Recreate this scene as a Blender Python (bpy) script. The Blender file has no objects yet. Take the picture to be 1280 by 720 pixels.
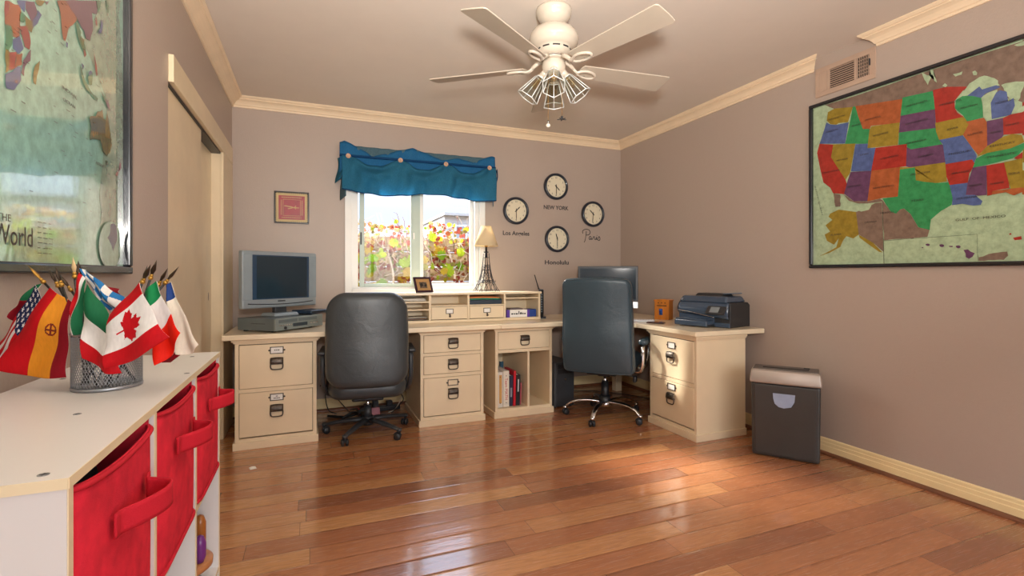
import bpy, bmesh, math, random
from mathutils import Matrix, Vector, noise
random.seed(7)
SC = bpy.context.scene
COL = SC.collection
PI = math.pi
# ------------------------------------------------------------------ room numbers (metres; camera stands at x=y=0)
XL, XR, YB, YF, CZ = -0.60, 3.12, 4.555, -1.70, 2.61
EYE = 1.17
DESK = 0.775
# ------------------------------------------------------------------ materials
def lin(c):
    return c / 12.92 if c <= 0.04045 else ((c + 0.055) / 1.055) ** 2.4
def rgb(h):
    if isinstance(h, tuple): return (h[0], h[1], h[2], 1.0)
    return tuple(lin(int(h[i:i + 2], 16) / 255) for i in (0, 2, 4)) + (1.0,)
MATS = {}
class NT:
    def __init__(s, name):
        s.m = bpy.data.materials.new(name); s.m.use_nodes = True
        s.t = s.m.node_tree; s.t.nodes.clear()
        s.out = s.n('ShaderNodeOutputMaterial')
    def n(s, typ, **kw):
        nd = s.t.nodes.new(typ)
        for k, v in kw.items(): setattr(nd, k, v)
        return nd
    def put(s, sock, v):
        if hasattr(v, 'is_linked') or isinstance(v, bpy.types.NodeSocket): s.t.links.new(v, sock)
        elif v is not None: sock.default_value = v
    def math(s, op, a, b=None, c=None):
        nd = s.n('ShaderNodeMath', operation=op)
        s.put(nd.inputs[0], a)
        if b is not None: s.put(nd.inputs[1], b)
        if c is not None: s.put(nd.inputs[2], c)
        return nd.outputs[0]
    def coord(s, scale=(1, 1, 1), which='Object'):
        tc = s.n('ShaderNodeTexCoord'); mp = s.n('ShaderNodeMapping')
        s.t.links.new(tc.outputs[which], mp.inputs['Vector']); mp.inputs['Scale'].default_value = scale
        return mp.outputs[0]
    def noise(s, vec, scale, detail=3.0, rough=0.55, dist=0.0):
        nd = s.n('ShaderNodeTexNoise'); s.put(nd.inputs['Vector'], vec)
        nd.inputs['Scale'].default_value = scale; nd.inputs['Detail'].default_value = detail
        nd.inputs['Roughness'].default_value = rough; nd.inputs['Distortion'].default_value = dist
        return nd.outputs['Fac']
    def ramp(s, fac, stops):
        nd = s.n('ShaderNodeValToRGB'); el = nd.color_ramp.elements
        while len(el) < len(stops): el.new(0.5)
        for e, (p, c) in zip(el, stops): e.position = p; e.color = rgb(c)
        s.put(nd.inputs[0], fac); return nd.outputs[0]
    def mix(s, fac, a, b, mode='MIX'):
        nd = s.n('ShaderNodeMix', data_type='RGBA', blend_type=mode)
        s.put(nd.inputs['Factor'], fac)
        s.put(nd.inputs[6], rgb(a) if isinstance(a, (str, tuple)) else a); s.put(nd.inputs[7], rgb(b) if isinstance(b, (str, tuple)) else b)
        return nd.outputs[2]
    def bump(s, h, strength=0.2, dist=0.01):
        nd = s.n('ShaderNodeBump'); nd.inputs['Strength'].default_value = strength
        nd.inputs['Distance'].default_value = dist; s.put(nd.inputs['Height'], h); return nd.outputs[0]
    def bsdf(s, **kw):
        b = s.n('ShaderNodeBsdfPrincipled')
        for k, v in kw.items():
            k = k.replace('_', ' ')
            s.put(b.inputs[k], rgb(v) if isinstance(v, str) else v)
        s.t.links.new(b.outputs[0], s.out.inputs[0]); return b
def M(name, col, rough=0.5, metal=0.0, var=0.06, vs=6.0, bs=0.0, bscale=150.0, bd=0.002, coat=0.0, spec=0.5, stretch=(1, 1, 1), **kw):
    """a plain procedural finish: colour with soft mottling, optional fine bump"""
    if name in MATS: return MATS[name]
    t = NT(name); v = t.coord(stretch)
    c = rgb(col)
    lo = tuple(max(0, x * (1 - var * 1.6)) for x in c[:3]); hi = tuple(min(1, x * (1 + var)) for x in c[:3])
    cc = t.ramp(t.noise(v, vs), [(0.3, lo), (0.7, hi)])
    b = t.bsdf(Base_Color=cc, Roughness=rough, Metallic=metal, Coat_Weight=coat, Specular_IOR_Level=spec, **kw)
    b.inputs['Coat Roughness'].default_value = 0.08
    if bs: t.put(b.inputs['Normal'], t.bump(t.noise(v, bscale, 2.0), bs, bd))
    MATS[name] = t.m
    return t.m
# ------------------------------------------------------------------ mesh builder
MAT_OF = {}        # object name -> frame (matrix) of the thing it belongs to
I4 = Matrix.Identity(4)
def Tm(x=0, y=0, z=0): return Matrix.Translation((x, y, z))
def Rz(d): return Matrix.Rotation(math.radians(d), 4, 'Z')
def Rx(d): return Matrix.Rotation(math.radians(d), 4, 'X')
def Ry(d): return Matrix.Rotation(math.radians(d), 4, 'Y')
def frame(o, x, y, z):
    m = Matrix((x, y, z)).transposed().to_4x4(); m.translation = Vector(o); return m
class MB:
    def __init__(s, xf=None):
        s.v = []; s.f = []; s.mi = []; s.sm = []; s.mats = []; s.xf = xf or I4
    def mid(s, m):
        if m not in s.mats: s.mats.append(m)
        return s.mats.index(m)
    def raw(s, verts, faces, mat, smooth=False, xf=None):
        X = s.xf @ xf if xf is not None else s.xf
        b = len(s.v); s.v.extend(tuple(X @ Vector(p)) for p in verts)
        k = s.mid(mat); flip = X.determinant() < 0
        for f in faces:
            q = [b + i for i in f]
            s.f.append(q[::-1] if flip else q); s.mi.append(k); s.sm.append(smooth)
    def bm(s, bm, mat, smooth=False, xf=None):
        bm.verts.index_update()
        s.raw([v.co[:] for v in bm.verts], [[v.index for v in f.verts] for f in bm.faces], mat, smooth, xf); bm.free()
    def box(s, lo, hi, mat, bev=0.0, seg=2, xf=None, smooth=False):
        bm = bmesh.new(); bmesh.ops.create_cube(bm, size=1.0)
        for v in bm.verts:
            v.co = Vector([lo[i] + (v.co[i] + 0.5) * (hi[i] - lo[i]) for i in range(3)])
        if bev > 0:
            bev = min(bev, 0.49 * min(abs(hi[i] - lo[i]) for i in range(3)))
            bmesh.ops.bevel(bm, geom=bm.edges[:], offset=bev, segments=seg, affect='EDGES', profile=0.5)
        s.bm(bm, mat, smooth, xf); return s
    def taper(s, lo, hi, top, mat, bev=0.0, seg=2, xf=None, smooth=False):
        """box whose top face is scaled about its centre by top=(sx,sy)"""
        bm = bmesh.new(); bmesh.ops.create_cube(bm, size=1.0)
        cx, cy = (lo[0] + hi[0]) / 2, (lo[1] + hi[1]) / 2
        for v in bm.verts:
            t = v.co.z > 0
            p = Vector([lo[i] + (v.co[i] + 0.5) * (hi[i] - lo[i]) for i in range(3)])
            if t: p.x = cx + (p.x - cx) * top[0]; p.y = cy + (p.y - cy) * top[1]
            v.co = p
        if bev > 0: bmesh.ops.bevel(bm, geom=bm.edges[:], offset=bev, segments=seg, affect='EDGES', profile=0.5)
        s.bm(bm, mat, smooth, xf); return s
    def lathe(s, prof, mat, n=32, xf=None, smooth=True, arc=2 * PI):
        """profile [(r,z)...] turned about Z"""
        vs = []; fs = []; full = arc > 6.28
        cols = n if full else n + 1
        for i in range(cols):
            a = arc * i / n
            for r, z in prof: vs.append((r * math.cos(a), r * math.sin(a), z))
        k = len(prof)
        for i in range(n):
            j = (i + 1) % cols
            for q in range(k - 1):
                fs.append((i * k + q, j * k + q, j * k + q + 1, i * k + q + 1))
        bm = bmesh.new(); bv = [bm.verts.new(v) for v in vs]
        for f in fs:
            try: bm.faces.new([bv[i] for i in f])
            except ValueError: pass
        bmesh.ops.remove_doubles(bm, verts=bm.verts[:], dist=1e-6)
        s.bm(bm, mat, smooth, xf); return s
    def cyl(s, a, b, r, mat, r2=None, n=16, xf=None, smooth=True, cap=True):
        a, b = Vector(a), Vector(b); d = b - a; L = d.length
        q = d.to_track_quat('Z', 'Y').to_matrix().to_4x4(); q.translation = a
        r2 = r if r2 is None else r2
        vs = []; fs = []
        for i in range(n):
            t = 2 * PI * i / n; c, sn = math.cos(t), math.sin(t)
            vs += [(r * c, r * sn, 0), (r2 * c, r2 * sn, L)]
        for i in range(n):
            j = (i + 1) % n; fs.append((2 * i, 2 * j, 2 * j + 1, 2 * i + 1))
        X = q if xf is None else xf @ q
        s.raw(vs, fs, mat, smooth, X)
        if cap: s.raw(vs, [tuple(2 * i for i in range(n))[::-1], tuple(2 * i + 1 for i in range(n))], mat, False, X)
        return s
    def tube(s, pts, r, mat, n=8, xf=None, closed=False, smooth=True, flat=1.0, up=None):
        """swept tube; r may be a list of radii; flat squashes it along the frame's second axis"""
        P = [Vector(p) for p in pts]; m = len(P); rr = r if isinstance(r, (list, tuple)) else [r] * m
        vs = []; fs = []; prev = None
        for i in range(m):
            if closed: d = P[(i + 1) % m] - P[i - 1]
            else: d = P[min(i + 1, m - 1)] - P[max(i - 1, 0)]
            d.normalize()
            if prev is None:
                u0 = Vector(up) if up is not None else (Vector((0, 0, 1)) if abs(d.z) < 0.9 else Vector((1, 0, 0)))
                u = (u0 - d * u0.dot(d)).normalized()
            else:
                u = prev - d * prev.dot(d)
                u = u.normalized() if u.length > 1e-6 else prev
            prev = u; w = d.cross(u)
            for k in range(n):
                a = 2 * PI * k / n
                vs.append(tuple(P[i] + w * (rr[i] * math.cos(a)) + u * (rr[i] * flat * math.sin(a))))
        rng = m if closed else m - 1
        for i in range(rng):
            j = (i + 1) % m
            for k in range(n):
                l = (k + 1) % n; fs.append((i * n + k, i * n + l, j * n + l, j * n + k))
        s.raw(vs, fs, mat, smooth, xf)
        if not closed: s.raw(vs, [tuple(range(n))[::-1], tuple((m - 1) * n + k for k in range(n))], mat, False, xf)
        return s
    def prism(s, poly, h, mat, xf=None, bev=0.0, smooth=False, seg=2):
        """polygon in XY extruded z 0..h"""
        bm = bmesh.new(); n = len(poly)
        a = [bm.verts.new((p[0], p[1], 0)) for p in poly]; b = [bm.verts.new((p[0], p[1], h)) for p in poly]
        bm.faces.new(a[::-1]); bm.faces.new(b)
        for i in range(n): bm.faces.new((a[i], a[(i + 1) % n], b[(i + 1) % n], b[i]))
        bmesh.ops.recalc_face_normals(bm, faces=bm.faces[:])
        if bev > 0: bmesh.ops.bevel(bm, geom=bm.edges[:], offset=bev, segments=seg, affect='EDGES', profile=0.5)
        s.bm(bm, mat, smooth, xf); return s
    def ball(s, c, r, mat, n=16, xf=None, sc=(1, 1, 1)):
        bm = bmesh.new(); bmesh.ops.create_uvsphere(bm, u_segments=n, v_segments=max(6, n // 2), radius=1.0)
        for v in bm.verts: v.co = Vector((c[0] + v.co.x * r * sc[0], c[1] + v.co.y * r * sc[1], c[2] + v.co.z * r * sc[2]))
        s.bm(bm, mat, True, xf); return s
    def grid(s, fn, nu, nv, mat, thick=0.0, smooth=True, xf=None, matfn=None):
        """surface fn(u,v)->xyz over the unit square; thick gives it a back"""
        vs = [Vector(fn(i / nu, j / nv)) for i in range(nu + 1) for j in range(nv + 1)]
        W = nv + 1
        fs = [(i * W + j, (i + 1) * W + j, (i + 1) * W + j + 1, i * W + j + 1) for i in range(nu) for j in range(nv)]
        fm = [matfn((i + .5) / nu, (j + .5) / nv) if matfn else mat for i in range(nu) for j in range(nv)]
        groups = {}
        def emit(V, F, FM):
            b = len(s.v); X = s.xf @ xf if xf is not None else s.xf
            s.v.extend(tuple(X @ p) for p in V)
            for f, m in zip(F, FM):
                s.f.append([b + q for q in f]); s.mi.append(s.mid(m)); s.sm.append(smooth)
        if thick == 0: emit(vs, fs, fm); return s
        nr = [Vector((0, 0, 0)) for _ in vs]
        for f in fs:
            nn = (vs[f[1]] - vs[f[0]]).cross(vs[f[3]] - vs[f[0]])
            for q in f: nr[q] += nn
        back = [p - n.normalized() * thick if n.length > 1e-12 else p for p, n in zip(vs, nr)]
        N = len(vs); V = vs + back; F = list(fs) + [tuple(N + q for q in f[::-1]) for f in fs]; FM = fm + fm
        rim = [i * W for i in range(nu + 1)] + [nu * W + j for j in range(1, nv + 1)] + [i * W + nv for i in range(nu - 1, -1, -1)] + [j for j in range(nv - 1, 0, -1)]
        for k in range(len(rim)):
            a, b = rim[k], rim[(k + 1) % len(rim)]; F.append((b, a, N + a, N + b)); FM.append(mat)
        emit(V, F, FM); return s
    def text(s, txt, size, mat, xf, ext=0.0006, align='CENTER', shear=0.0, bold=0.0):
        """lettering in the XY plane of xf"""
        cu = bpy.data.curves.new('lettering', 'FONT'); cu.body = txt; cu.size = size; cu.align_x = align; cu.align_y = 'CENTER'
        cu.extrude = ext; cu.offset = bold; cu.shear = shear; cu.resolution_u = 3
        o = bpy.data.objects.new('lettering', cu); COL.objects.link(o)
        dg = bpy.context.evaluated_depsgraph_get(); me = bpy.data.meshes.new_from_object(o.evaluated_get(dg))
        s.raw([v.co[:] for v in me.vertices], [list(p.vertices) for p in me.polygons], mat, False, xf)
        bpy.data.objects.remove(o); bpy.data.curves.remove(cu); bpy.data.meshes.remove(me); return s
    def build(s, name, parent=None, auto=True):
        me = bpy.data.meshes.new(name)
        F = MAT_OF.get(parent.name, I4) if parent is not None else I4
        inv = F.inverted()
        me.from_pydata([tuple(inv @ Vector(p)) for p in s.v] if parent is not None else s.v, [], s.f)
        for m in s.mats: me.materials.append(m)
        me.polygons.foreach_set('material_index', s.mi); me.polygons.foreach_set('use_smooth', s.sm)
        me.update()
        bm = bmesh.new(); bm.from_mesh(me)
        bmesh.ops.remove_doubles(bm, verts=bm.verts[:], dist=1e-7)
        bm.to_mesh(me); bm.free()
        o = bpy.data.objects.new(name, me); COL.objects.link(o)
        if parent is not None: o.parent = parent; MAT_OF[o.name] = F
        return o
def thing(name, label, cat, loc=(0, 0, 0), rz=0.0, group=None):
    """an Empty at the base of a thing; its parts are built in world space or in its own frame"""
    o = bpy.data.objects.new(name, None); COL.objects.link(o); o.empty_display_size = 0.05
    o.location = loc; o.rotation_euler = (0, 0, math.radians(rz)); o['label'] = label; o['category'] = cat
    if group: o['group'] = group
    MAT_OF[o.name] = Tm(*loc) @ Rz(rz); return o
def FR(o): return MAT_OF[o.name]
def tag(o, label, cat, group=None):
    o['label'] = label; o['category'] = cat
    if group: o['group'] = group
    return o
def rebase(o):
    """move a one-mesh thing's origin to the middle of its underside"""
    vs = o.data.vertices
    lo = [min(v.co[i] for v in vs) for i in range(3)]; hi = [max(v.co[i] for v in vs) for i in range(3)]
    c = Vector(((lo[0] + hi[0]) / 2, (lo[1] + hi[1]) / 2, lo[2]))
    o.data.transform(Matrix.Translation(-c)); o.location = c; return o
def struct(name, mb, parent=None):
    o = mb.build(name, parent); o['kind'] = 'structure' 
    return o
def dup(root, loc, rz, label=None):
    r = root.copy(); COL.objects.link(r); r.location = loc; r.rotation_euler = (0, 0, math.radians(rz))
    if label: r['label'] = label
    for ch in list(root.children):
        c = ch.copy(); COL.objects.link(c); c.parent = r
        for g in ch.children:
            d = g.copy(); COL.objects.link(d); d.parent = c
    return r
def smooth_path(pts, n=8):
    """Catmull-Rom through points"""
    P = [Vector(p) for p in pts]; out = []
    for i in range(len(P) - 1):
        a = P[i - 1] if i else P[0] * 2 - P[1]; b, c = P[i], P[i + 1]; d = P[i + 2] if i + 2 < len(P) else c * 2 - b
        for k in range(n):
            t = k / n
            out.append(0.5 * ((2 * b) + (c - a) * t + (2 * a - 5 * b + 4 * c - d) * t * t + (3 * b - a - 3 * c + d) * t ** 3))
    out.append(P[-1]); return out
US_MAP = [
 ('land', '', [(2.233, 2.281), (1.253, 2.273), (1.253, 1.98), (1.485, 2.119), (1.775, 2.152), (2.046, 2.207), (2.172, 2.238)]),
 ('sea', '', [(2.233, 2.281), (2.172, 2.235), (2.167, 2.204), (2.194, 2.228), (2.219, 2.261)]),
 ('sea', '', [(1.677, 2.288), (1.652, 2.259), (1.627, 2.254), (1.614, 2.211), (1.606, 2.203), (1.623, 2.277), (1.639, 2.283), (1.631, 2.241), (1.648, 2.204), (1.664, 2.239)]),
 ('sea', '', [(1.452, 2.202), (1.441, 2.204), (1.432, 2.19), (1.435, 2.178), (1.448, 2.183)]),
 ('sea', '', [(1.582, 2.176), (1.57, 2.186), (1.558, 2.172), (1.566, 2.163)]),
 ('sea', '', [(1.535, 2.221), (1.523, 2.219), (1.493, 2.22), (1.497, 2.205), (1.523, 2.204)]),
 ('sea', '', [(1.291, 2.268), (1.253, 2.273), (1.253, 2.252), (1.278, 2.257)]),
 ('olive', 'WASHINGTON', [(2.211, 2.228), (2.167, 2.238), (2.051, 2.212), (2.081, 2.126), (2.14, 2.137), (2.156, 2.131), (2.194, 2.145), (2.219, 2.176)]),
 ('blue', 'OREGON', [(2.221, 2.164), (2.194, 2.143), (2.156, 2.13), (2.076, 2.124), (2.099, 1.996), (2.268, 2.036), (2.245, 2.096)]),
 ('orange', 'MONTANA', [(2.035, 2.211), (1.773, 2.17), (1.784, 2.037), (1.942, 2.064), (1.952, 2.047), (1.991, 2.059), (2.02, 2.149)]),
 ('green', 'IDAHO', [(2.051, 2.214), (2.035, 2.21), (2.02, 2.149), (1.991, 2.059), (1.947, 2.047), (1.961, 1.961), (2.099, 1.994), (2.071, 2.112)]),
 ('olive', 'WYOMING', [(1.94, 2.061), (1.787, 2.04), (1.796, 1.914), (1.964, 1.935), (1.952, 2.044)]),
 ('olive', 'NEVADA', [(2.176, 2.01), (2.035, 1.98), (2.068, 1.805), (2.097, 1.766), (2.191, 1.931)]),
 ('red', 'CALIFORNIA', [(2.268, 2.036), (2.175, 2.009), (2.19, 1.93), (2.096, 1.768), (2.087, 1.739), (2.103, 1.678), (2.176, 1.695), (2.194, 1.733), (2.241, 1.776), (2.263, 1.867), (2.285, 1.979)]),
 ('blue', 'UTAH', [(2.035, 1.977), (1.961, 1.962), (1.964, 1.935), (1.917, 1.927), (1.941, 1.794), (2.062, 1.813)]),
 ('red', 'COLORADO', [(1.917, 1.926), (1.75, 1.908), (1.754, 1.783), (1.942, 1.794)]),
 ('purple', 'ARIZONA', [(2.064, 1.811), (1.939, 1.794), (1.961, 1.614), (2.046, 1.627), (2.105, 1.681), (2.082, 1.763), (2.089, 1.745)]),
 ('orange', 'NEW MEXICO', [(1.94, 1.794), (1.784, 1.786), (1.796, 1.617), (1.878, 1.622), (1.964, 1.613)]),
 ('green', 'NORTH DAKOTA', [(1.772, 2.177), (1.625, 2.164), (1.614, 2.06), (1.783, 2.075)]),
 ('purple', 'SOUTH DAKOTA', [(1.782, 2.076), (1.614, 2.062), (1.61, 1.956), (1.791, 1.982)]),
 ('green', 'NEBRASKA', [(1.79, 1.983), (1.612, 1.96), (1.592, 1.887), (1.581, 1.864), (1.729, 1.871), (1.748, 1.89), (1.75, 1.908), (1.793, 1.913)]),
 ('purple', 'KANSAS', [(1.729, 1.873), (1.581, 1.865), (1.568, 1.843), (1.565, 1.782), (1.568, 1.765), (1.729, 1.768), (1.754, 1.783), (1.75, 1.891)]),
 ('olive', 'OKLAHOMA', [(1.786, 1.784), (1.729, 1.773), (1.566, 1.766), (1.56, 1.663), (1.61, 1.663), (1.668, 1.68), (1.705, 1.694), (1.708, 1.755), (1.7, 1.754), (1.787, 1.761)]),
 ('green', 'TEXAS', [(1.785, 1.771), (1.708, 1.768), (1.709, 1.757), (1.705, 1.695), (1.668, 1.681), (1.61, 1.664), (1.546, 1.657), (1.534, 1.569), (1.539, 1.537), (1.587, 1.51), (1.633, 1.47), (1.639, 1.414), (1.68, 1.425), (1.693, 1.435), (1.73, 1.509), (1.764, 1.546), (1.784, 1.543), (1.804, 1.521), (1.833, 1.536), (1.879, 1.619), (1.796, 1.618)]),
 ('red', 'MINNESOTA', [(1.623, 2.168), (1.562, 2.164), (1.47, 2.133), (1.493, 2.117), (1.527, 2.077), (1.525, 2.039), (1.514, 2.013), (1.485, 1.981), (1.61, 1.987), (1.614, 2.061)]),
 ('sea', '', [(1.509, 2.088), (1.463, 2.147), (1.423, 2.164), (1.391, 2.157), (1.35, 2.12), (1.343, 2.094), (1.412, 2.098), (1.423, 2.117), (1.47, 2.086)]),
 ('green', 'WISCONSIN', [(1.519, 2.081), (1.493, 2.092), (1.448, 2.081), (1.416, 2.059), (1.41, 2.012), (1.408, 1.957), (1.478, 1.953), (1.489, 1.99), (1.525, 2.039)]),
 ('blue', '', [(1.473, 2.086), (1.423, 2.117), (1.412, 2.098), (1.357, 2.1), (1.341, 2.085), (1.398, 2.073), (1.416, 2.057), (1.452, 2.079)]),
 ('sea', '', [(1.409, 2.012), (1.404, 2.055), (1.391, 2.073), (1.352, 2.077), (1.364, 2.042), (1.375, 2.019), (1.374, 1.938), (1.393, 1.93), (1.407, 1.958)]),
 ('sea', '', [(1.338, 2.094), (1.304, 2.094), (1.253, 2.08), (1.253, 2.063), (1.278, 1.992), (1.294, 2.014), (1.304, 2.005), (1.317, 2.052), (1.327, 2.064)]),
 ('blue', 'MICHIGAN', [(1.357, 2.064), (1.343, 2.07), (1.317, 2.054), (1.312, 2.005), (1.292, 2.016), (1.287, 1.978), (1.302, 1.938), (1.374, 1.938), (1.378, 2.02)]),
 ('sea', '', [(1.302, 1.938), (1.278, 1.954), (1.253, 1.967), (1.253, 1.942), (1.278, 1.935)]),
 ('olive', 'IOWA', [(1.613, 1.987), (1.487, 1.983), (1.463, 1.938), (1.476, 1.919), (1.484, 1.889), (1.594, 1.89), (1.609, 1.941)]),
 ('blue', 'MISSOURI', [(1.594, 1.891), (1.491, 1.889), (1.457, 1.826), (1.434, 1.775), (1.433, 1.765), (1.447, 1.733), (1.454, 1.755), (1.566, 1.756), (1.568, 1.777), (1.578, 1.863)]),
 ('orange', 'ILLINOIS', [(1.479, 1.955), (1.405, 1.954), (1.393, 1.929), (1.391, 1.81), (1.427, 1.772), (1.457, 1.826), (1.49, 1.891), (1.466, 1.939)]),
 ('purple', 'INDIANA', [(1.393, 1.934), (1.33, 1.932), (1.328, 1.848), (1.343, 1.825), (1.391, 1.81)]),
 ('red', 'OHIO', [(1.331, 1.931), (1.302, 1.94), (1.253, 1.938), (1.253, 1.837), (1.304, 1.845), (1.329, 1.849)]),
 ('red', 'ARKANSAS', [(1.566, 1.756), (1.452, 1.756), (1.44, 1.729), (1.463, 1.687), (1.47, 1.64), (1.548, 1.642), (1.561, 1.688)]),
 ('blue', 'LOUISIANA', [(1.548, 1.642), (1.47, 1.641), (1.478, 1.581), (1.438, 1.575), (1.427, 1.558), (1.41, 1.539), (1.417, 1.521), (1.447, 1.521), (1.492, 1.536), (1.537, 1.535), (1.534, 1.573)]),
 ('olive', 'KENTUCKY', [(1.432, 1.766), (1.391, 1.809), (1.33, 1.84), (1.297, 1.845), (1.262, 1.831), (1.253, 1.795), (1.304, 1.776), (1.391, 1.774)]),
 ('green', 'TENNESSEE', [(1.435, 1.758), (1.391, 1.775), (1.304, 1.777), (1.253, 1.791), (1.253, 1.766), (1.272, 1.742), (1.296, 1.727), (1.397, 1.716), (1.449, 1.714)]),
 ('red', '', [(1.29, 1.727), (1.259, 1.75), (1.259, 1.717), (1.278, 1.718)]),
 ('purple', 'MISSISSIPPI', [(1.449, 1.714), (1.393, 1.714), (1.393, 1.567), (1.429, 1.568), (1.44, 1.574), (1.478, 1.58), (1.47, 1.641)]),
 ('red', 'ALABAMA', [(1.394, 1.713), (1.325, 1.715), (1.308, 1.609), (1.307, 1.587), (1.371, 1.583), (1.373, 1.564), (1.391, 1.562)]),
 ('olive', 'GEORGIA', [(1.327, 1.716), (1.278, 1.719), (1.259, 1.721), (1.259, 1.581), (1.302, 1.583), (1.308, 1.609)]),
 ('orange', '', [(1.374, 1.565), (1.371, 1.583), (1.302, 1.583), (1.259, 1.583), (1.259, 1.561), (1.29, 1.549), (1.321, 1.569)]),
 ('land', '', [(2.172, 1.695), (2.128, 1.679), (2.128, 1.603), (2.158, 1.605)]),
 ('land', 'MEXICO', [(2.108, 1.68), (2.046, 1.627), (1.962, 1.612), (1.89, 1.619), (1.875, 1.606), (1.833, 1.536), (1.804, 1.521), (1.784, 1.542), (1.764, 1.546), (1.73, 1.509), (1.693, 1.433), (1.639, 1.414), (1.649, 1.372), (1.713, 1.375), (1.869, 1.371), (1.877, 1.589), (2.017, 1.608), (2.074, 1.633)]),
 ('sea', '', [(2.295, 1.606), (1.877, 1.6), (1.869, 1.371), (1.713, 1.375), (1.278, 1.382), (1.253, 1.231), (2.299, 1.239)]),
 ('olive', 'ALASKA', [(2.194, 1.566), (2.138, 1.585), (2.027, 1.557), (2.013, 1.416), (2.046, 1.395), (2.089, 1.412), (2.108, 1.389), (2.128, 1.346), (2.194, 1.314), (2.268, 1.292), (2.194, 1.326), (2.153, 1.347), (2.138, 1.401), (2.168, 1.363), (2.215, 1.391), (2.231, 1.433), (2.194, 1.45), (2.225, 1.493), (2.179, 1.524), (2.205, 1.547)]),
 ('land', 'CANADA', [(2.029, 1.557), (1.953, 1.581), (1.918, 1.597), (1.88, 1.597), (1.872, 1.305), (1.927, 1.359), (2.013, 1.418)]),
 ('sea', '', [(2.017, 1.565), (1.999, 1.577), (1.962, 1.577), (1.936, 1.593), (1.953, 1.562), (1.999, 1.556)]),
 ('olive', '', [(2.013, 1.416), (1.971, 1.39), (1.927, 1.359), (1.876, 1.301), (1.896, 1.306), (1.953, 1.351), (2.008, 1.397)]),
 ('line', '', [(1.878, 1.599), (1.876, 1.598), (1.867, 1.237), (1.87, 1.237)]),
 ('line', '', [(1.87, 1.37), (1.713, 1.375), (1.713, 1.373), (1.87, 1.368)]),
 ('line', '', [(1.729, 1.373), (1.432, 1.375), (1.432, 1.374), (1.729, 1.371)]),
 ('line', '', [(1.432, 1.374), (1.431, 1.374), (1.427, 1.239), (1.428, 1.239)]),
 ('purple', '', [(1.637, 1.333), (1.638, 1.328), (1.646, 1.327), (1.652, 1.329), (1.657, 1.334), (1.656, 1.338), (1.646, 1.34), (1.638, 1.337)]),
 ('purple', '', [(1.571, 1.325), (1.573, 1.319), (1.581, 1.317), (1.588, 1.32), (1.593, 1.326), (1.591, 1.332), (1.581, 1.333), (1.573, 1.33)]),
 ('purple', '', [(1.532, 1.318), (1.533, 1.316), (1.54, 1.315), (1.546, 1.317), (1.551, 1.319), (1.549, 1.322), (1.54, 1.322), (1.533, 1.321)]),
 ('purple', '', [(1.499, 1.315), (1.501, 1.309), (1.509, 1.307), (1.515, 1.31), (1.52, 1.316), (1.518, 1.321), (1.509, 1.323), (1.501, 1.32)]),
 ('purple', '', [(1.667, 1.319), (1.667, 1.317), (1.671, 1.316), (1.674, 1.317), (1.676, 1.319), (1.675, 1.321), (1.671, 1.322), (1.667, 1.321)]),
 ('purple', '', [(1.487, 1.298), (1.468, 1.3), (1.44, 1.279), (1.449, 1.262), (1.464, 1.251), (1.477, 1.261), (1.478, 1.28)]),
 ('land', '', [(1.425, 1.241), (1.424, 1.258), (1.365, 1.277), (1.314, 1.282), (1.311, 1.262), (1.327, 1.242)]),
 ('red', '', [(1.293, 1.347), (1.263, 1.353), (1.261, 1.337), (1.287, 1.335)]),
 ('red', '', [(1.307, 1.368), (1.3, 1.37), (1.298, 1.363), (1.306, 1.362)]),
]
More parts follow.
